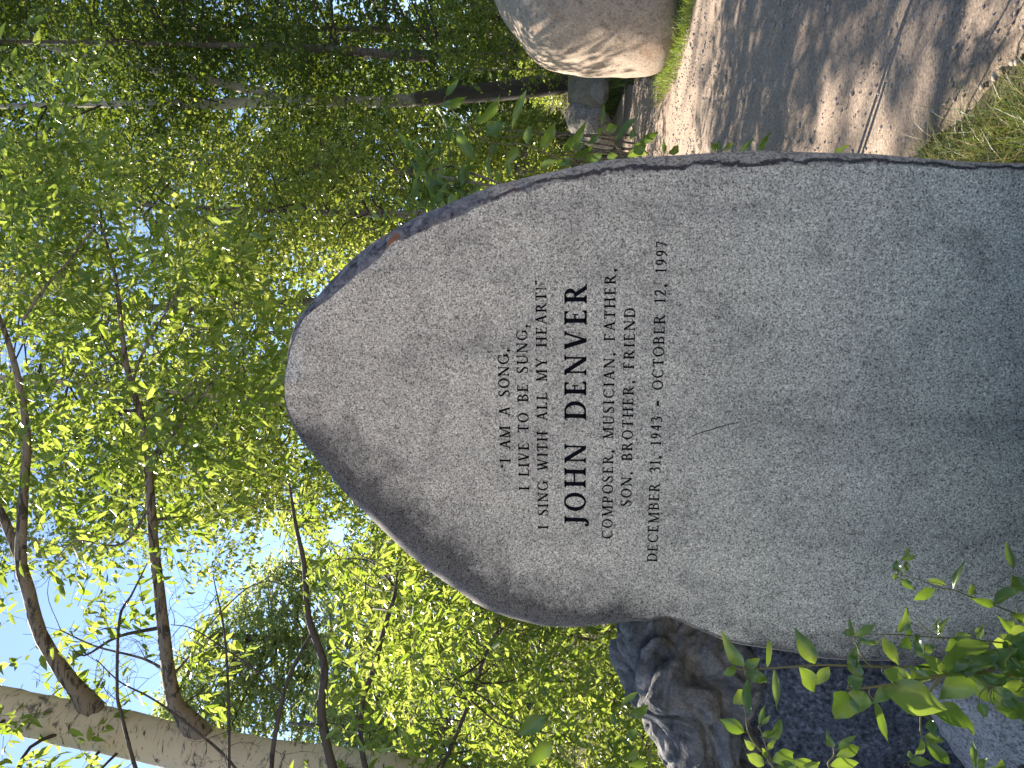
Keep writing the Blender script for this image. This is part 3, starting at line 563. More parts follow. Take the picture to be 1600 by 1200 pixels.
class Tree:
    def __init__(s, name, label, cat, base, group=None):
        s.root = thing(name, base, label, cat, group); s.nodes = []; s.twO = []; s.twE = []; s.lv = []
    def trunk(s, pts, mat, name='trunk', sides=14, wob=0.02, per=8, twigs_=None):
        """pts: (px, py, depth, radius in px)"""
        P = np.array([at(a, b, d) for a, b, d, r in pts]); R = [r * d / FPX for a, b, d, r in pts]
        tb = Tubes(); p, r = tb.add(P, R, sides, per, wob)
        if twigs_: spray(tb, p, r, *twigs_)
        tb.build(name, mat, s.root); s.nodes.append(np.column_stack([p, r])); return p, r
    def leaves(s, poly, d0, d1, n, ls, wr=0.42, per=9, tl=0.35, clump=1.0, thr=-0.05, hang=0.5, up=0.1, detail=1, seed=0.0):
        O = sample_region(poly, d0, d1, n, clump, thr, seed); z = O[:, 2] > hgt(O[:, 0], O[:, 1]) + 0.05; O = O[z]
        P, D, NN, L, W, r, E = twigs(O, tl, per, ls, wr, hang, up); s.twO.append(O); s.twE.append(E); s.lv.append((P, D, NN, L, W, r, detail))
    def finish(s, leafmat, twigmat, links=0, lr=0.012, trad=0.003, crown='crown'):
        V = []; F = []; RN = []; o = 0
        for P, D, NN, L, W, r, det in s.lv:
            v, f, k = leaf_verts(P, D, NN, L, W, det); V.append(v); F.append(f + o); RN.append(np.repeat(r, k)); o += len(v)
        if V: mesh_np(crown, np.vstack(V), np.vstack(F), leafmat, s.root, rnd=np.concatenate(RN))
        if s.twO:
            O = np.vstack(s.twO); E = np.vstack(s.twE)
            v, f = prism(O, E, np.full(len(O), trad)); fs = [f]; vs_ = [v]; off = len(v)
            if links and s.nodes:
                nd = np.vstack(s.nodes); pick = rng.choice(len(O), min(links, len(O)), replace=False); tb = Tubes()
                for i in pick:
                    dd = np.linalg.norm(nd[:, :3] - O[i] + np.array([0, 0, 0.25]) * np.linalg.norm(nd[:, :3] - O[i], axis=1)[:, None], axis=1); k = int(np.argmin(dd)); a = nd[k, :3]
                    m1 = a * 0.6 + O[i] * 0.4 + rng.standard_normal(3) * 0.08 * np.linalg.norm(a - O[i]) + np.array([0, 0, 0.05]); m2 = a * 0.25 + O[i] * 0.75 + rng.standard_normal(3) * 0.06 * np.linalg.norm(a - O[i])
                    r0 = min(lr, nd[k, 3] * 0.7) * (0.6 + 0.6 * rng.random()); tb.add([a, m1, m2, O[i]], [r0, r0 * 0.7, r0 * 0.45, trad], 5, 4)
                vs_.append(np.vstack(tb.V)); fs.append(np.vstack(tb.F) + off)
            mesh_np('branchlets', np.vstack(vs_), np.vstack(fs), twigmat, s.root)
        return s.root
def spray(tb, P, R, count, length, rad, depth=2, lo=0.1, hi=1.0, flat=0.5):
    """bare side twigs along a limb"""
    for _ in range(count):
        k = int(len(P) * (lo + (hi - lo) * random.random())); k = min(k, len(P) - 2); a = P[k]; T = norm(P[k + 1] - P[k])
        d = norm(T * 0.5 + rng.standard_normal(3) * np.array([1, flat, 1])); L = length * (0.4 + 0.9 * random.random()); q = [a]
        for j in range(3): d = norm(d + rng.standard_normal(3) * 0.3); q.append(q[-1] + d * L / 3)
        p2, r2 = tb.add(q, [rad, rad * 0.8, rad * 0.6, rad * 0.3], 4, 4)
        if depth > 1: spray(tb, p2, r2, 2 + int(2 * random.random()), length * 0.5, rad * 0.6, depth - 1, 0.25)

# ---- 1: the leaning pale aspen at the upper left, big leaves close by
D1 = 4.6
t = Tree('aspen_tree', 'leaning pale aspen with big close leaves, its thick cream trunk crossing the sky gap', 'tree', at(1215, 1400, D1) * np.array([1, 1, 0]))
t.trunk([(1240, 1400, D1, 52), (1000, 1330, D1, 47), (800, 1265, D1, 43), (620, 1222, D1, 40), (440, 1197, D1, 37), (300, 1170, D1, 34), (167, 1141, D1, 33), (100, 1128, D1, 33), (0, 1106, D1, 31), (-200, 1060, D1, 27), (-450, 1010, D1, 20), (-700, 980, D1, 10)], M['aspen'], sides=20)
limbs = [[(145, 1112, D1, 20), (122, 1080, D1 - .05, 14), (97, 1047, D1 - .1, 12), (63, 990, D1 - .15, 10.5), (45, 925, D1 - .2, 10), (33, 877, D1 - .25, 9), (36, 783, D1 - .3, 7.5), (42, 685, D1 - .3, 6), (30, 600, D1 - .3, 5), (8, 520, D1 - .3, 4), (-30, 430, D1 - .3, 2)],
         [(38, 895, D1 - .22, 7), (13, 827, D1 - .2, 7), (-5, 790, D1 - .2, 6), (-60, 700, D1 - .1, 4), (-120, 600, D1, 2)],
         [(312, 1150, D1, 22), (288, 1118, D1 - .05, 15), (273, 1097, D1 - .1, 12.5), (263, 1047, D1 - .15, 10.5), (255, 980, D1 - .2, 9.5), (248, 917, D1 - .2, 8.5), (241, 860, D1 - .25, 8), (236, 790, D1 - .3, 7), (230, 715, D1 - .3, 6), (220, 650, D1 - .3, 5.2), (206, 605, D1 - .3, 4.5), (196, 560, D1 - .3, 4), (189, 505, D1 - .3, 3.6), (182, 443, D1 - .3, 3), (170, 390, D1 - .3, 2.2), (150, 330, D1 - .25, 1.2)],
         [(230, 720, D1 - .3, 3), (262, 690, D1 - .4, 2.4), (300, 640, D1 - .5, 2), (345, 585, D1 - .5, 1.2)],
         [(222, 660, D1 - .3, 3), (265, 635, D1 - .2, 2.2), (320, 605, D1 - .1, 1.6), (350, 583, D1, 1)],
         [(206, 605, D1 - .3, 2.6), (215, 570, D1 - .4, 2.2), (240, 520, D1 - .5, 1.8), (285, 445, D1 - .5, 1.2)],
         [(196, 575, D1 - .3, 2), (170, 550, D1 - .3, 1.6), (150, 500, D1 - .2, 1)],
         [(36, 500, D1 - .5, 2.5), (70, 450, D1 - .5, 2.2), (110, 405, D1 - .5, 2), (150, 350, D1 - .5, 1.2)],
         [(236, 790, D1 - .3, 2.5), (190, 850, D1 - .4, 1.8), (120, 845, D1 - .4, 1.3), (90, 870, D1 - .4, 0.8)],
         [(255, 1045, D1 - .1, 2.5), (220, 1028, D1, 2), (150, 1010, D1 + .1, 1.5), (95, 985, D1 + .1, 1)],
         [(273, 1052, D1 - .1, 2), (300, 1020, D1, 1.5), (320, 985, D1, 1.2), (385, 920, D1 + .1, 1), (440, 905, D1 + .1, .7)]]
for L in limbs: t.trunk(L, M['limb'], 'branch', 9, 0.03, 6, (7, 0.34, 0.0026, 3, 0.15))
t.leaves([(-200, 300), (-200, 900), (100, 890), (300, 850), (400, 760), (440, 640), (440, 480), (330, 330), (140, 250), (0, 300)], D1 - 0.7, D1 + 0.9, 800, 0.088, 0.36, 9, 0.32, 1.7, -0.02, 0.75, seed=1)
t.leaves([(20, 65), (140, 100), (150, 250), (40, 420), (-60, 420), (0, 220)], D1 - 0.6, D1 - 0.1, 44, 0.088, 0.36, 9, 0.28, 0, 0, 0.6)
t.leaves([(0, 870), (200, 880), (230, 960), (130, 1010), (30, 1040)], D1 - 0.5, D1 + 0.3, 30, 0.085, 0.36, 6, 0.2, 1.5, 0, 0.9)
t.leaves([(-20, 1100), (150, 1130), (150, 1300), (-100, 1300)], D1 - 0.6, D1 - 0.1, 50, 0.088, 0.36, 8, 0.28, 1.5, -0.1, 0.8)
t.leaves([(60, 1060), (210, 1070), (205, 1095), (70, 1080)], D1 + 0.2, D1 + 0.5, 22, 0.085, 0.36, 7, 0.2, 0, 0, 0.7)
t.leaves([(300, 960), (345, 960), (360, 1110), (300, 1110)], D1 - 0.1, D1 + 0.3, 22, 0.085, 0.36, 7, 0.2, 0, 0, 0.8)
t.leaves([(-800, 300), (-800, 1300), (-200, 1300), (-200, 300)], D1 - 0.9, D1 + 1.4, 800, 0.095, 0.36, 8, 0.34, 1.2, 0, 0.7, detail=0)
t.finish(M['lf_near'], M['twig'], 60, 0.012, 0.0016)

# ---- 2: dark stemmed young tree just out of frame on the left, its stems reach across
D2 = 4.0
t = Tree('young_tree', 'young tree with thin blackish stems and bright narrow leaves at the left of the slab', 'tree', at(1360, 1520, D2) * np.array([1, 1, 0]))
t.trunk([(1380, 1520, D2, 24), (1000, 1480, D2, 20), (600, 1420, D2, 17), (420, 1390, D2, 14), (200, 1340, D2, 9), (0, 1300, D2, 5), (-150, 1270, D2, 2)], M['darkbark'])
stems = [[(620, 1425, D2, 12), (540, 1260, D2, 10), (517, 1189, D2, 9), (502, 1112, D2, 9), (506, 1039, D2, 8), (482, 965, D2, 6.5), (475, 881, D2, 5.2), (462, 819, D2, 4), (452, 755, D2, 2.2)],
         [(640, 1425, D2, 9), (590, 1270, D2 + .1, 7), (566, 1174, D2 + .1, 6), (566, 1101, D2 + .1, 5.4), (581, 1053, D2 + .1, 5.6), (601, 980, D2 + .1, 5), (616, 932, D2 + .1, 4), (622, 895, D2 + .1, 2.4)],
         [(240, 1350, D2, 6), (222, 1240, D2 - .1, 4.4), (203, 1170, D2 - .1, 4), (190, 1117, D2 - .1, 3.4), (183, 1077, D2 - .1, 3), (187, 967, D2 - .1, 2.6), (207, 927, D2 - .1, 2.1), (230, 880, D2 - .1, 1.2)],
         [(420, 1390, D2, 6), (362, 1260, D2 - .2, 3.8), (358, 1197, D2 - .2, 3.4), (357, 1083, D2 - .2, 2.8), (350, 985, D2 - .2, 2.1), (333, 900, D2 - .2, 1.0)],
         [(470, 1395, D2, 7), (430, 1260, D2, 5.6), (424, 1197, D2, 5), (436, 1117, D2, 4.5), (453, 1053, D2, 3.5), (480, 1000, D2, 2.5), (495, 965, D2, 1.4)],
         [(443, 1087, D2, 2.2), (400, 1047, D2, 2.0), (350, 1013, D2, 1.7), (300, 982, D2, 1.3), (267, 976, D2, 0.8)],
         [(390, 1240, D2 + .1, 3.2), (355, 1185, D2 + .1, 3), (285, 1125, D2 + .1, 2.5), (235, 1090, D2 + .1, 2), (187, 1065, D2 + .1, 1.5), (150, 1030, D2 + .1, 0.9)],
         [(700, 1180, D2 + .3, 4), (740, 1080, D2 + .3, 4.5), (756, 1030, D2 + .3, 3.6), (780, 980, D2 + .3, 2)]]
for L in stems: t.trunk([(a_, b_, c_, d_ * 0.78) for a_, b_, c_, d_ in L], M['darkbark'], 'stem', 8, 0.05, 6, (7, 0.28, 0.0022, 3, 0.2))
t.leaves([(440, 740), (560, 830), (690, 940), (700, 1010), (600, 1120), (560, 1250), (430, 1250), (520, 1000), (470, 880), (430, 800)], D2 - 0.3, D2 + 0.9, 130, 0.075, 0.33, 9, 0.26, 1.6, -0.1, 0.7)
t.leaves([(620, 900), (760, 975), (960, 990), (990, 1060), (1000, 1150), (1060, 1300), (640, 1300), (600, 1100)], D2 - 0.2, D2 + 1.4, 520, 0.075, 0.32, 9, 0.26, 1.5, -0.25, 0.6)
t.leaves([(300, 1250), (1000, 1250), (1150, 1600), (300, 1600)], D2 - 0.4, D2 + 0.8, 160, 0.075, 0.33, 8, 0.26, 1.6, -0.1, 0.6, detail=0)
t.finish(M['lf_near'], M['twig'], 70, 0.006, 0.0013)

# ---- 3: willow shrubs filling the left behind the slab
def shrub(name, label, poly, d0, d1, n, ls, wr, mat, per=9, tl=0.3, clump=1.2, thr=-0.2, hang=0.5, detail=0, stems=9, group=None, cat='shrub', base_px=None):
    p = np.array(poly, float); d = (d0 + d1) / 2; b = at(p[:, 0].max(), p[:, 1].mean() if base_px is None else base_px, d); b[2] = hgt(b[0], b[1])
    t = Tree(name, label, cat, b, group)
    t.leaves(poly, d0, d1, n, ls, wr, per, tl, clump, thr, hang, detail=detail, seed=d)
    O = np.vstack(t.twO); tb = Tubes()
    for i in rng.choice(len(O), min(stems, len(O)), replace=False):
        e = O[i]; s_ = np.array([b[0] + 0.45 * (e[0] - b[0]) + rng.normal() * 0.15, b[1] + 0.4 * (e[1] - b[1]), 0]); s_[2] = hgt(s_[0], s_[1]) - 0.05
        m1 = s_ * 0.5 + e * 0.5 + rng.standard_normal(3) * 0.12; m1[2] += 0.1
        pp, rr = tb.add([s_, m1, e], [0.016, 0.011, 0.005], 5, 5); t.nodes.append(np.column_stack([pp, rr]))
    tb.build('stem', M['limb'], t.root)
    return t.finish(mat, M['twig'], min(60, n // 6), 0.006, 0.0016, crown='foliage')
shrub('willow_shrub', 'bright yellow green willow thicket filling the left edge behind the dark sapling stems', [(640, 880), (560, 860), (600, 1000), (620, 1400), (1200, 1400), (1180, 900), (900, 900)], 6.0, 7.8, 2600, 0.085, 0.3, M['lf_mid'], thr=-0.35, stems=16)
shrub('willow_shrub', 'taller leafy willow shrub standing between the slab and the sky gap on the left', [(470, 760), (430, 830), (520, 900), (560, 1050), (600, 1100), (900, 1000), (900, 700), (600, 640), (480, 640)], 6.6, 8.4, 1700, 0.085, 0.32, M['lf_mid'], thr=-0.25, stems=14)

# ---- 4: pale slim aspen behind the top of the slab
D4 = 8.6
t = Tree('aspen_tree', 'slim pale aspen leaning behind the rounded top of the slab', 'tree', np.array([*at(1000, 640, D4)[:2], 0]))
t.trunk([(1060, 660, D4, 9), (700, 645, D4, 8), (440, 628, D4, 7), (317, 620, D4, 6.4), (220, 610, D4, 6), (120, 600, D4, 5.2), (0, 590, D4, 4.6), (-250, 570, D4, 3), (-450, 560, D4, 1.5)], M['aspen'])
t.leaves([(-500, 380), (-500, 850), (-50, 880), (200, 860), (420, 800), (470, 700), (470, 480), (400, 400), (150, 380)], D4 - 1.0, D4 + 1.6, 3600, 0.072, 0.62, 9, 0.36, 0.75, 0.02, 0.6, detail=0, seed=4)
t.leaves([(150, 800), (300, 790), (430, 760), (470, 780), (400, 850), (370, 930), (310, 930), (280, 880), (180, 860)], D4 - 0.6, D4 + 0.8, 190, 0.07, 0.45, 9, 0.3, 0, 0, 0.9, detail=0)
t.finish(M['lf_mid'], M['twig'], 60, 0.012, 0.002)

# ---- unseen tall cottonwoods, added above the picture to shade and dapple the path
for lab, bx, dd, poly, n, d0, d1 in (('unseen cottonwood added above the picture to shade the path, nearer of two', 1330, 11.0, [(-30, 700), (-30, 1080), (-280, 1080), (-280, 700)], 300, 9.5, 14.0),
                                ('unseen cottonwood added above the picture to shade the path, farther of two', 1330, 16.5, [(-30, 760), (-30, 1090), (-230, 1090), (-230, 760)], 330, 14.0, 20.0)):
    b = at(800, bx, dd); b[2] = hgt(b[0], b[1]); t = Tree('cottonwood_tree', lab, 'tree', b, 'unseen cottonwoods added for shade')
    t.trunk([(830 + 1.4 * 1200 / dd, bx, dd, 20), (500, bx - 10, dd, 17), (100, bx - 60, dd, 13), (-100, bx - 200, dd, 9), (-190, bx - 380, dd, 5), (-230, bx - 520, dd, 2)], M['limb'])
    t.leaves(poly, d0, d1, n, 0.12, 0.7, 9, 0.5, 0.8, 0.05, 0.5, detail=0, seed=dd)
    t.finish(M['lf_mid'], M['twig'], 60, 0.03, 0.004)

# ---- 5: right hand aspen with a forked white top
D5 = 14.5
t = Tree('aspen_tree', 'tall aspen with dark rough bark below and a white forked top behind the small rocks', 'tree', at(893, 122, D5))
t.trunk([(905, 120, D5, 26), (883, 127, D5, 19), (820, 137, D5, 16), (740, 146, D5, 14), (627, 157, D5, 10), (530, 160, D5, 8.5), (470, 158, D5, 10), (400, 160, D5, 8.5), (330, 163, D5, 8), (273, 163, D5, 8), (200, 163, D5, 6), (133, 163, D5, 4.5), (0, 166, D5, 3.5), (-200, 170, D5, 2)], M['aspen_low'])
t.trunk([(440, 152, D5, 7), (417, 145, D5, 7), (375, 137, D5, 7), (333, 127, D5, 6.5), (250, 112, D5, 5.5), (167, 93, D5, 4.5), (117, 83, D5, 4), (0, 60, D5, 3), (-200, 30, D5, 1.5)], M['aspen_low'], 'branch')
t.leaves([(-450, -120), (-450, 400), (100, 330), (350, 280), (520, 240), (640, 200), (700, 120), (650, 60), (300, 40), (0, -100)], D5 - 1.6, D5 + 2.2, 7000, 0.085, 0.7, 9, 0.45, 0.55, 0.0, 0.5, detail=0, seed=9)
t.finish(M['lf_shade'], M['twig'], 70, 0.02, 0.003)
def back_tree(label, trunk, regions, leafmat, bmat, ls=0.085, group='aspens behind the big boulder', clump=0.55, thr=0.0, wr=0.7, per=9, name='aspen_tree', d=None):
    d = trunk[0][2]; b = at(trunk[0][0], trunk[0][1], d); b[2] = hgt(b[0], b[1])
    t = Tree(name, label, 'tree', b, group); p0 = trunk[0]
    zpx = 800 - ((b[2] - 0.1 - CAMP[2]) / d - FW[2]) / UP[2] * FPX
    t.trunk([(zpx, p0[1], d, p0[3] * 1.2)] + [q for q in trunk if q[0] < zpx - 5], bmat)
    for poly, n in regions: t.leaves(poly, d - 1.5, d + 1.8, n, ls, wr, per, 0.45, clump, thr, 0.5, detail=0, seed=d)
    return t.finish(leafmat, M['twig'], 60, 0.02, 0.003)
back_tree('dark trunked aspen rising right behind the top of the tan boulder', [(830, 76, 13.2, 15), (813, 79, 13.2, 14), (723, 87, 13.2, 11), (620, 86, 13.2, 8), (500, 76, 13.2, 6.5), (400, 72, 13.2, 5), (100, 66, 13.2, 3), (-300, 60, 13.2, 1)], [([(-350, -250), (-350, 120), (300, 120), (600, 130), (760, 120), (790, 30), (700, -200)], 4200)], M['lf_shade'], M['rough'], thr=-0.05)
back_tree('dark trunked aspen at the right edge, second behind the tan boulder', [(800, 42, 15.5, 10), (720, 47, 15.5, 8), (500, 45, 15.5, 5), (200, 38, 15.5, 3), (-300, 30, 15.5, 1)], [([(-350, -500), (-350, 60), (700, 100), (720, -300)], 4200)], M['lf_shade'], M['rough'], thr=-0.05)
# ---- 6: bright trees in the middle distance
G6 = 'bright trees in the middle distance'
back_tree('yellow green aspen in the middle distance just right of the slab top', [(900, 330, 10.5, 7), (700, 335, 10.5, 6), (450, 330, 10.5, 4), (200, 320, 10.5, 3), (-200, 310, 10.5, 1.2)], [([(-450, 180), (-450, 480), (300, 500), (560, 430), (620, 330), (560, 230), (300, 220)], 3000)], M['lf_mid'], M['limb'], 0.075, G6, 0.7, 0.0)
back_tree('bushy yellow green tree low behind the right shoulder of the slab', [(900, 262, 13.0, 8), (700, 270, 13.0, 6), (500, 260, 13.0, 4), (300, 250, 13, 2)], [([(300, 170), (300, 420), (540, 440), (690, 330), (690, 210), (600, 170)], 1400)], M['lf_mid'], M['limb'], 0.085, G6, 0.7, -0.12)
back_tree('dense yellow green tree deep behind the slab, seen through gaps', [(880, 480, 17.0, 9), (600, 470, 17, 8), (300, 480, 17, 6), (0, 480, 17, 3), (-200, 480, 17, 1.5)], [([(-250, 330), (-250, 780), (100, 800), (440, 760), (440, 300), (300, 300)], 1300)], M['lf_mid'], M['limb'], 0.11, G6, 0.42, -0.02)
back_tree('loose mid green tree far back behind the rounded top of the slab', [(880, 600, 21.0, 9), (600, 600, 21, 7), (300, 600, 21, 5), (100, 600, 21, 2)], [([(200, 570), (180, 760), (320, 840), (440, 800), (440, 570)], 1000)], M['lf_mid'], M['limb'], 0.13, G6, 0.45, -0.1)
G7 = 'sunlit trees far back across the slope'
back_tree('sunlit yellow green tree far back between the slab shoulder and the white topped aspen', [(880, 230, 27.0, 6), (600, 230, 27, 5), (450, 235, 27, 2.5)], [([(440, 110), (430, 360), (640, 380), (880, 340), (880, 110)], 3600)], M['lf_mid'], M['limb'], 0.17, G7, 0.4, -0.3)
back_tree('sunlit yellow green tree far back just above the rounded slab top', [(880, 520, 29.0, 6), (600, 520, 29, 5), (400, 520, 29, 3), (300, 520, 29, 1.5)], [([(270, 370), (250, 560), (300, 700), (330, 800), (480, 840), (860, 840), (870, 340), (560, 350)], 7000)], M['lf_mid'], M['limb'], 0.17, G7, 0.4, -0.2)
# ---- 7: far grey-green cottonwood on the slope at the left
t = Tree('cottonwood_tree', 'far hazy grey green round topped cottonwood across the sky gap at the left', 'tree', np.array([*at(800, 1010, 30)[:2], hgt(at(800, 1010, 30)[0], 30.0)]))
t.trunk([(830, 1010, 30, 9), (600, 1005, 30, 8), (450, 1000, 30, 6), (330, 990, 30, 3)], M['limb'])
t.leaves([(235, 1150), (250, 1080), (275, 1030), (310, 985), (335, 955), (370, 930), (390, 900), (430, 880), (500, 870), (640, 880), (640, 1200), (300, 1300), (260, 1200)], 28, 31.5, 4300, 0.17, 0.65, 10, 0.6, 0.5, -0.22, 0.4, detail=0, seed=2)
t.finish(M['lf_haze'], M['twig'], 70, 0.05, 0.01)
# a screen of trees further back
back_tree('dull green tree far back at the left beyond the willow thicket', [(860, 1150, 24.0, 7), (600, 1140, 24, 5), (450, 1130, 24, 2)], [([(520, 880), (480, 1100), (520, 1350), (840, 1350), (860, 850), (640, 820)], 5000)], M['lf_haze'], M['limb'], 0.15, 'far trees on the slope', 0.35, -0.3, name='cottonwood_tree')
back_tree('dull green tree far back at the right between the aspen trunks', [(870, 60, 22.0, 8), (600, 60, 22, 6), (300, 70, 22, 3), (0, 60, 22, 1.5)], [([(-150, -300), (-100, 330), (840, 260), (850, -300)], 8500)], M['lf_shade'], M['limb'], 0.16, 'far trees on the slope', 0.35, -0.3, name='cottonwood_tree')

# ---- 8: low undergrowth along the bank
GU = 'low shrubs along the bank behind the path'
for lab, poly, d0, d1, n in (('low bright shrub on the bank left of the small rocks', [(800, 180), (790, 300), (910, 330), (905, 185)], 12.6, 14.5, 1200),
                             ('low shaded shrub at the foot of the white topped aspen', [(820, 60), (800, 140), (890, 170), (895, 60)], 15.2, 16.8, 800),
                             ('low leafy shrub beside the right shoulder of the slab with dark thin twigs', [(690, 190), (680, 300), (860, 330), (890, 260), (840, 190)], 9.5, 11.5, 900),
                             ('leafy shrub mostly hidden behind the middle of the slab', [(660, 330), (640, 560), (660, 800), (920, 820), (930, 330)], 10.0, 12.0, 1300),
                             ('low shaded shrub behind the tan boulder', [(680, -60), (680, 110), (880, 125), (900, -60)], 10.5, 12.5, 1300)):
    shrub('shrub', lab, poly, d0, d1, n, 0.07, 0.5, M['lf_mid'], 9, 0.26, 1.3, -0.2, 0.3, stems=18, group=GU)
shrub('shrub', 'dark leaved shrub just behind the broken right edge of the slab', [(655, 250), (650, 320), (620, 345), (590, 370), (760, 300), (720, 245)], 3.4, 3.9, 34, 0.10, 0.33, M['lf_shoot'], 7, 0.16, 0, 0, 0.3, detail=1, stems=2, base_px=520)

t = Tree('shrub', 'unseen low leafy growth added below the picture to shade the foot of the slab', 'shrub', np.array([-0.3, 1.45, 0]))  # unseen planting, added to darken the lower slab by blocking light
n_ = 1000; O = np.column_stack([-1.4 + 2.3 * rng.random(n_), 0.45 + 1.15 * rng.random(n_), rng.random(n_)]); O[:, 1] -= 0.1 * (O[:, 0] + 1) * 0.3; O[:, 2] = 0.03 + O[:, 2] * np.minimum(0.62, 1.2 - 0.62 * O[:, 1] - 0.1)
P_, D_, N_, L_, W_, r_, E_ = twigs(O, 0.10, 6, 0.075, 0.36, 0.2, 0.4); t.lv.append((P_, D_, N_, L_, W_, r_, 1)); G_ = O * np.array([1, 1, 0]); t.twO.append(G_); t.twE.append(O)
t.finish(M['lf_shoot'], M['stem'], crown='foliage')

# ------------------------------------------------------------------ shoots with hand placed leaves
def fine_leaf(base, tip, w, V, F, R, roll, rnd, wave=0.1, fold=0.18):
    ax = tip - base; L = np.linalg.norm(ax); a = ax / L; toc = norm(CAMP - (base + tip) / 2); s = norm(np.cross(a, toc)); nrm = np.cross(s, a)
    c_, s_ = math.cos(roll), math.sin(roll); S = s * c_ + nrm * s_; NN = nrm * c_ - s * s_; i0 = len(V); w = w / max(0.45, abs(c_)) ; K = 9
    prof = [0.04, 0.52, 0.86, 1.0, 0.97, 0.82, 0.58, 0.28, 0.0]; cv = random.uniform(-0.12, 0.22) * L; ph = random.random() * 6
    for k in range(K):
        u = k / (K - 1); mid = base + a * L * u + NN * (cv * 4 * u * (1 - u)) ; hw = w / 2 * prof[k]
        wv = wave * w * math.sin(ph + u * 11)
        V.append(mid - S * hw + NN * (fold * hw * 2 + wv)); V.append(mid - S * hw * .5 + NN * fold * hw * .8); V.append(mid); V.append(mid + S * hw * .5 + NN * fold * hw * .8); V.append(mid + S * hw + NN * (fold * hw * 2 - wv)); R += [rnd] * 5
    for k in range(K - 1):
        for q in range(4): F.append([i0 + k * 5 + q, i0 + k * 5 + q + 1, i0 + k * 5 + q + 6, i0 + k * 5 + q + 5])
def shoot(name, label, stems, leaves, d, group, jit=0.06, rad=0.0022, cat='plant'):
    """stems: list of [(px,py,ddepth)...]; leaves: (base px, py, tip px, py, width px)"""
    b = at(*stems[0][0][:2], d + stems[0][0][2]); b = np.array([b[0], b[1], hgt(b[0], b[1])])
    root = thing(name, b, label, cat, group); tb = Tubes(); allP = []
    for si, S in enumerate(stems):
        P = [at(p, q, d + e) for p, q, e in S]; r = rad * (1.0 if si == 0 else 0.65)
        pp, _ = tb.add(P, np.linspace(r * 1.3, r * 0.5, len(P)), 6, 6); allP.append(pp)
    allP = np.vstack(allP); V, F, R = [], [], []
    for bx, by, tx, ty, w in leaves:
        q = at(bx, by, d); rel = norm(allP - CAMP); dq = norm(q - CAMP); k = int(np.argmax(rel @ dq)); dd = float(np.dot(allP[k] - CAMP, FW))
        base = at(bx, by, dd); gap = np.linalg.norm(base - allP[k])
        L = math.hypot(tx - bx, ty - by) * dd / FPX; tip = at(tx, ty, dd + random.uniform(-0.5, 0.35) * L)
        if 0.004 < gap < 0.12: tb.add([allP[k], (allP[k] + base) / 2 + np.array([0, 0, 0.2]) * gap, base], [rad * 0.5, rad * 0.4, rad * 0.35], 4, 3)
        fine_leaf(base, tip, 1.35 * w * dd / FPX, V, F, R, random.uniform(-0.75, 0.75), random.random())
    tb.build('stem', M['stem'], root)
    mesh_np('leaves', np.array(V), np.array(F), M['lf_shoot'], root, rnd=R, smooth=True); return root
GS = 'leafy shoots in the lower left foreground'
shoot('leafy_shoot', 'tallest upright shoot with long green leaves, crossing from the dark boulder to the slab edge', [[(1800, 1052, 0.05), (1600, 1040, 0), (1480, 1043, 0), (1360, 1041, 0), (1280, 1039, 0), (1220, 1043, 0), (1165, 1046, 0), (1150, 1045, 0)], [(1380, 1042, 0), (1355, 1036, -.03), (1335, 1000, -.05), (1334, 985, -.05)]],
      [(1163, 1042, 1127, 984, 15), (1162, 1040, 1188, 1028, 12), (1165, 1049, 1200, 1062, 14), (1172, 1062, 1198, 1066, 8), (1170, 1060, 1175, 1121, 11), (1199, 1042, 1202, 994, 7), (1210, 1047, 1213, 1109, 9), (1274, 1037, 1241, 980, 19), (1249, 1042, 1272, 1082, 18), (1296, 1042, 1272, 1072, 13), (1150, 1048, 1129, 1054, 10), (1346, 1058, 1324, 1020, 15), (1336, 1046, 1344, 1000, 10),
       (1335, 990, 1316, 990, 9), (1335, 988, 1327, 963, 5), (1337, 994, 1369, 974, 10), (1340, 996, 1376, 1003, 7), (1428, 1044, 1464, 1050, 13), (1380, 1052, 1426, 1060, 20), (1446, 1006, 1458, 1020, 14), (1464, 1050, 1428, 1042, 13), (1150, 1044, 1138, 1044, 5)], 1.32, GS)
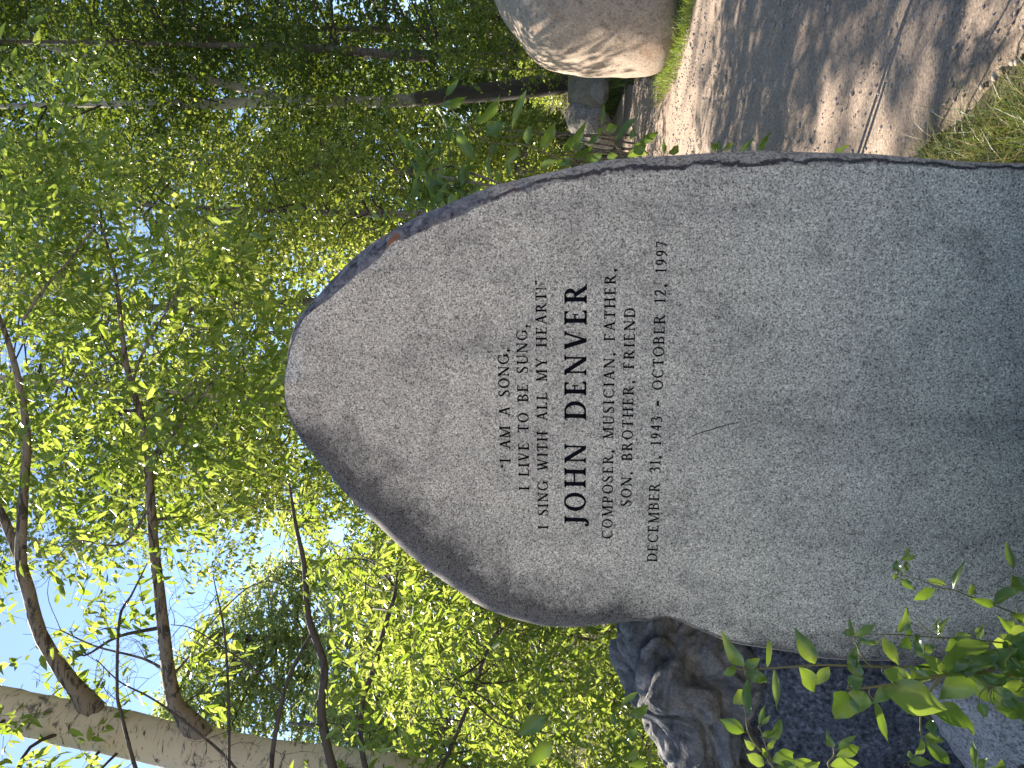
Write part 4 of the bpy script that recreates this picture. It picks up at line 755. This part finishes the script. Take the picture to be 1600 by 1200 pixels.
shoot('leafy_shoot', 'bushy shoot with the broadest glossy leaves in front of the pale low boulder', [[(1800, 1030, 0.0), (1600, 1030, 0), (1540, 1050, 0), (1470, 1056, -.02), (1415, 1066, -.04), (1350, 1075, -.05), (1322, 1076, -.05)], [(1470, 1056, -.02), (1442, 1100, -.03), (1438, 1140, -.03), (1441, 1154, -.03)], [(1600, 1040, 0), (1570, 1060, -.03), (1552, 1072, -.05), (1530, 1062, -.06)]],
      [(1322, 1080, 1304, 1124, 30), (1350, 1080, 1334, 1116, 26), (1326, 1070, 1350, 1060, 18), (1380, 1076, 1480, 1109, 38), (1442, 1108, 1522, 1148, 22), (1546, 1008, 1466, 1050, 36), (1518, 1053, 1466, 1094, 32), (1520, 1056, 1570, 1105, 28), (1552, 1072, 1582, 1108, 24), (1554, 1106, 1593, 1124, 14), (1530, 1098, 1540, 1122, 12), (1454, 1122, 1464, 1153, 11), (1444, 1150, 1476, 1158, 12), (1444, 1156, 1485, 1194, 15), (1440, 1154, 1428, 1181, 8),
       (1578, 1030, 1604, 985, 26), (1532, 1034, 1560, 1014, 16), (1546, 1042, 1578, 1026, 16), (1368, 1096, 1388, 1160, 10), (1570, 1062, 1600, 1075, 18), (1580, 1050, 1606, 1040, 20), (1560, 1090, 1598, 1095, 18), (1500, 1058, 1530, 1030, 14), (1490, 1050, 1515, 1030, 12), (1600, 1040, 1570, 1008, 18), (1540, 1052, 1500, 1075, 14), (1500, 1050, 1552, 1028, 18), (1520, 1040, 1560, 1022, 16), (1570, 1055, 1545, 1085, 20), (1590, 1060, 1572, 1030, 22), (1600, 1070, 1566, 1085, 20), (1480, 1056, 1440, 1020, 14), (1450, 1060, 1420, 1036, 16), (1600, 1100, 1570, 1120, 16), (1420, 1066, 1380, 1046, 18), (1400, 1068, 1362, 1100, 16), (1560, 1048, 1590, 1012, 20), (1604, 1020, 1560, 990, 20), (1604, 985, 1568, 1000, 18), (1604, 1128, 1580, 1090, 18)], 1.22, GS, rad=0.0028)
shoot('leafy_shoot', 'slender shoot with small pale leaves in front of the slab, furthest up its face', [[(1800, 1010, 0), (1640, 975, 0), (1590, 960, 0), (1554, 946, 0), (1515, 932, 0), (1490, 922, 0), (1466, 918, 0), (1440, 907, 0), (1402, 897, 0)]],
      [(1407, 895, 1401, 874, 10), (1408, 874, 1433, 867, 8), (1416, 867, 1421, 855, 5), (1416, 877, 1417, 895, 6), (1403, 897, 1394, 905, 6), (1407, 905, 1428, 922, 9), (1461, 920, 1427, 938, 12), (1449, 907, 1480, 914, 7), (1489, 920, 1508, 876, 7), (1554, 946, 1516, 935, 10), (1518, 932, 1519, 911, 8), (1554, 944, 1600, 920, 13), (1584, 890, 1571, 845, 9), (1602, 922, 1583, 898, 18), (1602, 968, 1575, 958, 12), (1586, 979, 1570, 970, 6)], 1.5, GS, rad=0.0016)
shoot('leafy_shoot', 'thin shoot lying along the lower left of the slab with drooping leaves', [[(1800, 1030, 0), (1620, 1010, 0), (1520, 1000, 0), (1460, 996, 0), (1420, 993, 0), (1380, 991, 0), (1352, 991, 0)], [(1470, 996, 0), (1450, 985, 0), (1430, 965, 0), (1421, 955, 0)]],
      [(1404, 988, 1417, 946, 12), (1378, 996, 1405, 1040, 14), (1420, 995, 1401, 1012, 12), (1430, 990, 1456, 1035, 12), (1424, 993, 1413, 975, 8), (1467, 998, 1485, 964, 7), (1465, 990, 1466, 965, 5), (1490, 998, 1519, 994, 12), (1584, 992, 1557, 961, 10), (1602, 1000, 1590, 985, 25), (1530, 1000, 1536, 975, 9), (1550, 1004, 1580, 1012, 14), (1352, 991, 1338, 985, 6), (1500, 998, 1476, 1018, 12), (1515, 1000, 1540, 1024, 14)], 1.55, GS, rad=0.0016)
shoot('leafy_shoot', 'low shoot with dark leaves in front of the gnarled rock at the picture edge', [[(1800, 1300, 0), (1400, 1270, 0), (1240, 1225, 0), (1206, 1195, 0), (1196, 1180, 0), (1178, 1160, 0), (1168, 1140, 0), (1165, 1115, 0), (1162, 1100, 0)], [(1206, 1195, 0), (1198, 1170, 0), (1188, 1140, 0)]],
      [(1164, 1078, 1145, 1100, 16), (1163, 1144, 1122, 1124, 16), (1178, 1170, 1162, 1154, 9), (1198, 1154, 1220, 1122, 12), (1190, 1152, 1206, 1140, 6), (1186, 1132, 1195, 1100, 6), (1190, 1132, 1203, 1118, 6), (1198, 1172, 1214, 1152, 6), (1206, 1190, 1240, 1176, 20), (1230, 1196, 1268, 1188, 12), (1194, 1196, 1166, 1178, 14), (1198, 1184, 1190, 1168, 7), (1215, 1198, 1248, 1199, 16), (1250, 1205, 1282, 1190, 12)], 1.35, GS)
shoot('leafy_shoot', 'short shoot with folded pale leaves against the dark granite boulder', [[(1800, 1280, 0), (1400, 1240, 0), (1300, 1202, 0), (1303, 1180, 0), (1302, 1166, 0)]],
      [(1301, 1166, 1291, 1138, 9), (1308, 1172, 1338, 1149, 9), (1306, 1182, 1343, 1167, 13), (1296, 1198, 1342, 1192, 14)], 1.35, GS)
shoot('leafy_shoot', 'shoot tip with narrow leaves poking in at the bottom left corner', [[(1800, 1270, 0), (1600, 1235, 0), (1530, 1212, 0), (1524, 1204, 0)], [(1600, 1235, 0), (1480, 1222, 0), (1420, 1196, 0), (1412, 1198, 0)]],
      [(1524, 1202, 1518, 1154, 8), (1528, 1202, 1543, 1184, 9), (1558, 1208, 1564, 1184, 9), (1420, 1190, 1458, 1193, 10), (1424, 1186, 1420, 1172, 6), (1540, 1206, 1570, 1202, 8)], 1.4, GS, rad=0.0016)
shoot('leafy_shoot', 'sprig of loose green leaves hanging in front of the gnarled rock and willow thicket', [[(1500, 1420, 0), (1150, 1330, 0), (1040, 1240, 0), (1010, 1170, 0), (990, 1130, 0), (970, 1105, 0)], [(1040, 1240, 0), (940, 1215, 0), (870, 1170, 0), (856, 1130, 0)]],
      [(972, 1100, 999, 1080, 7), (1012, 1102, 978, 1118, 12), (960, 1112, 961, 1140, 6), (1000, 1142, 980, 1158, 10), (852, 1120, 808, 1148, 20), (860, 1158, 822, 1198, 18), (995, 1167, 978, 1190, 9), (1012, 1189, 980, 1195, 10)], 1.6, GS, rad=0.0016)
GR = 'leafy shoots behind the right edge of the slab'
shoot('leafy_shoot', 'arching shoot with wide apart leaves above the right edge of the slab', [[(1760, 300, 0.1), (1200, 300, 0.1), (960, 278, 0), (906, 257, 0), (876, 248, 0), (838, 233, 0), (811, 225, 0), (797, 226, 0), (765, 222, 0), (740, 205, 0), (715, 180, 0), (695, 160, 0)]],
      [(688, 165, 729, 151, 11), (697, 150, 718, 123, 8), (742, 252, 714, 203, 14), (743, 192, 781, 148, 12), (759, 211, 789, 191, 18), (800, 202, 823, 140, 9), (824, 226, 827, 195, 10), (845, 232, 867, 191, 13), (770, 241, 775, 221, 10), (810, 228, 786, 263, 11), (794, 252, 795, 281, 7), (764, 243, 767, 276, 6), (773, 268, 780, 286, 9), (867, 250, 843, 268, 9), (890, 246, 889, 262, 11), (884, 252, 868, 262, 8)], 2.75, GR, rad=0.0035)
shoot('leafy_shoot', 'cluster of bright leaves beside the slab edge, in front of the small rocks', [[(1760, 330, 0.1), (1200, 300, 0.05), (1000, 275, 0), (974, 246, 0), (962, 227, 0), (945, 205, 0), (941, 198, 0)], [(1000, 275, 0), (940, 262, 0), (905, 245, 0), (894, 235, 0)]],
      [(892, 239, 917, 188, 11), (880, 240, 894, 212, 8), (895, 232, 915, 223, 9), (894, 247, 927, 226, 9), (920, 225, 940, 208, 7), (914, 254, 942, 239, 13), (940, 197, 944, 160, 5), (945, 205, 966, 197, 11), (941, 205, 934, 200, 8), (962, 221, 998, 180, 8), (948, 248, 966, 242, 9)], 2.7, GR, rad=0.003)
shoot('leafy_shoot', 'shoot with two broad bright leaves over the path beside the slab edge', [[(1760, 340, 0.1), (1250, 300, 0.05), (1050, 262, 0), (1010, 238, 0), (997, 217, 0), (985, 192, 0)]],
      [(991, 201, 985, 219, 7), (999, 224, 1029, 206, 10), (990, 239, 1010, 226, 15), (980, 245, 1012, 240, 10), (1045, 240, 1060, 225, 9), (1038, 240, 1036, 218, 5)], 2.6, GR, rad=0.003)
shoot('leafy_shoot', 'lowest tuft of small pointed leaves peeping over the slab edge above the path', [[(1760, 300, 0.1), (1300, 270, 0), (1200, 250, 0), (1140, 244, 0), (1120, 237, 0)]],
      [(1118, 236, 1110, 222, 6), (1122, 236, 1124, 218, 6), (1128, 236, 1146, 223, 6), (1155, 240, 1178, 215, 7), (1185, 240, 1205, 205, 7), (1302, 245, 1327, 226, 7)], 2.45, GR, rad=0.003)

# ------------------------------------------------------------------ grass
def grass(name, label, P, h, mat, lean=0.5, w=0.004, kind='stuff', straw=0.3):
    n = len(P); a = rng.random(n) * 2 * math.pi; ld = np.stack([np.cos(a), np.sin(a), np.zeros(n)], -1); H = (h * (0.4 + 0.8 * rng.random(n)))[:, None]; le = (lean * rng.random(n) ** 0.7)[:, None]
    s = np.cross(ld, np.array([0, 0, 1.0])); b = rng.random(n)[:, None] * 2 * math.pi; s = s * np.cos(b) + ld * np.sin(b); K = 5; V = []
    for k in range(K):
        u = k / (K - 1); c = P + ld * (H * le * 1.3 * u ** 2) + np.array([0, 0, 1]) * H * (u - 0.45 * le * u ** 2); ww_ = w * (1 - u ** 1.6) + 0.0004
        V += [c - s * ww_ / 2, c + s * ww_ / 2]
    V = np.stack(V, 1).reshape(-1, 3); F = np.array([[2 * k, 2 * k + 1, 2 * k + 3, 2 * k + 2] for k in range(K - 1)])
    r = np.where(rng.random(n) < straw, 0.6 + 0.4 * rng.random(n), 0.45 * rng.random(n))
    o = mesh_np(name, V, (F[None] + (np.arange(n) * 2 * K)[:, None, None]).reshape(-1, 4), mat, rnd=np.repeat(r, 2 * K)); return tag(o, label, 'grass', kind=kind)
def ground_pts(poly, n):
    p = np.array(poly, float); lo, hi = p.min(0), p.max(0); out = np.zeros((0, 2))
    while len(out) < n:
        q = lo + (hi - lo) * rng.random((n * 2, 2)); out = np.vstack([out, q[inpoly(q[:, 0], q[:, 1], p)]])
    out = out[:n]; return np.column_stack([out, hgt(out[:, 0], out[:, 1])])
P = ground_pts([(0.45, 1.8), (0.86, 1.8), (0.84, 2.2), (0.78, 2.5), (0.72, 2.8), (0.6, 2.85), (0.45, 2.5)], 1500)
# tufts
cen = ground_pts([(0.5, 1.85), (0.82, 1.85), (0.78, 2.4), (0.70, 2.7), (0.6, 2.7)], 26); tu = cen[rng.integers(0, 26, 2600)] + rng.standard_normal((2600, 3)) * np.array([0.05, 0.06, 0]); tu[:, 2] = hgt(tu[:, 0], tu[:, 1])
grass('grass', 'long yellowing grass tuft at the foot of the slab beside the path', np.vstack([P, tu]), 0.165, M['grass'], 1.15, 0.0042, straw=0.25)
P = ground_pts([(2.98, 6.9), (3.25, 6.45), (3.6, 6.05), (4.4, 5.9), (6, 5.8), (6, 8.4), (3.0, 8.4), (2.9, 7.4)], 12000)
grass('grass', 'short green grass around the base of the tan boulder', P, 0.14, M['grass_far'], 0.8, 0.006, straw=0.1)
P = np.vstack([ground_pts([(-14, 13.5), (-2, 12.2), (2.5, 13.2), (3.5, 12.4), (6, 12.8), (14, 13), (16, 22), (-18, 22)], 9000), ground_pts([(4.2, 10.5), (9, 9), (12, 14), (4.8, 14)], 4000), ground_pts([(2.3, 12.6), (4.2, 12.6), (5, 16), (2.3, 16)], 3500)])
grass('grass', 'tall bright grass covering the bank behind the path', P, 0.38, M['grass_far'], 0.7, 0.016, straw=0.25)
P = ground_pts([(-6, 2.6), (0.4, 2.4), (0.6, 12), (-8, 12)], 6000)
grass('grass', 'rough green grass under the willows behind the slab', P, 0.3, M['grass_far'], 0.7, 0.01, straw=0.25)
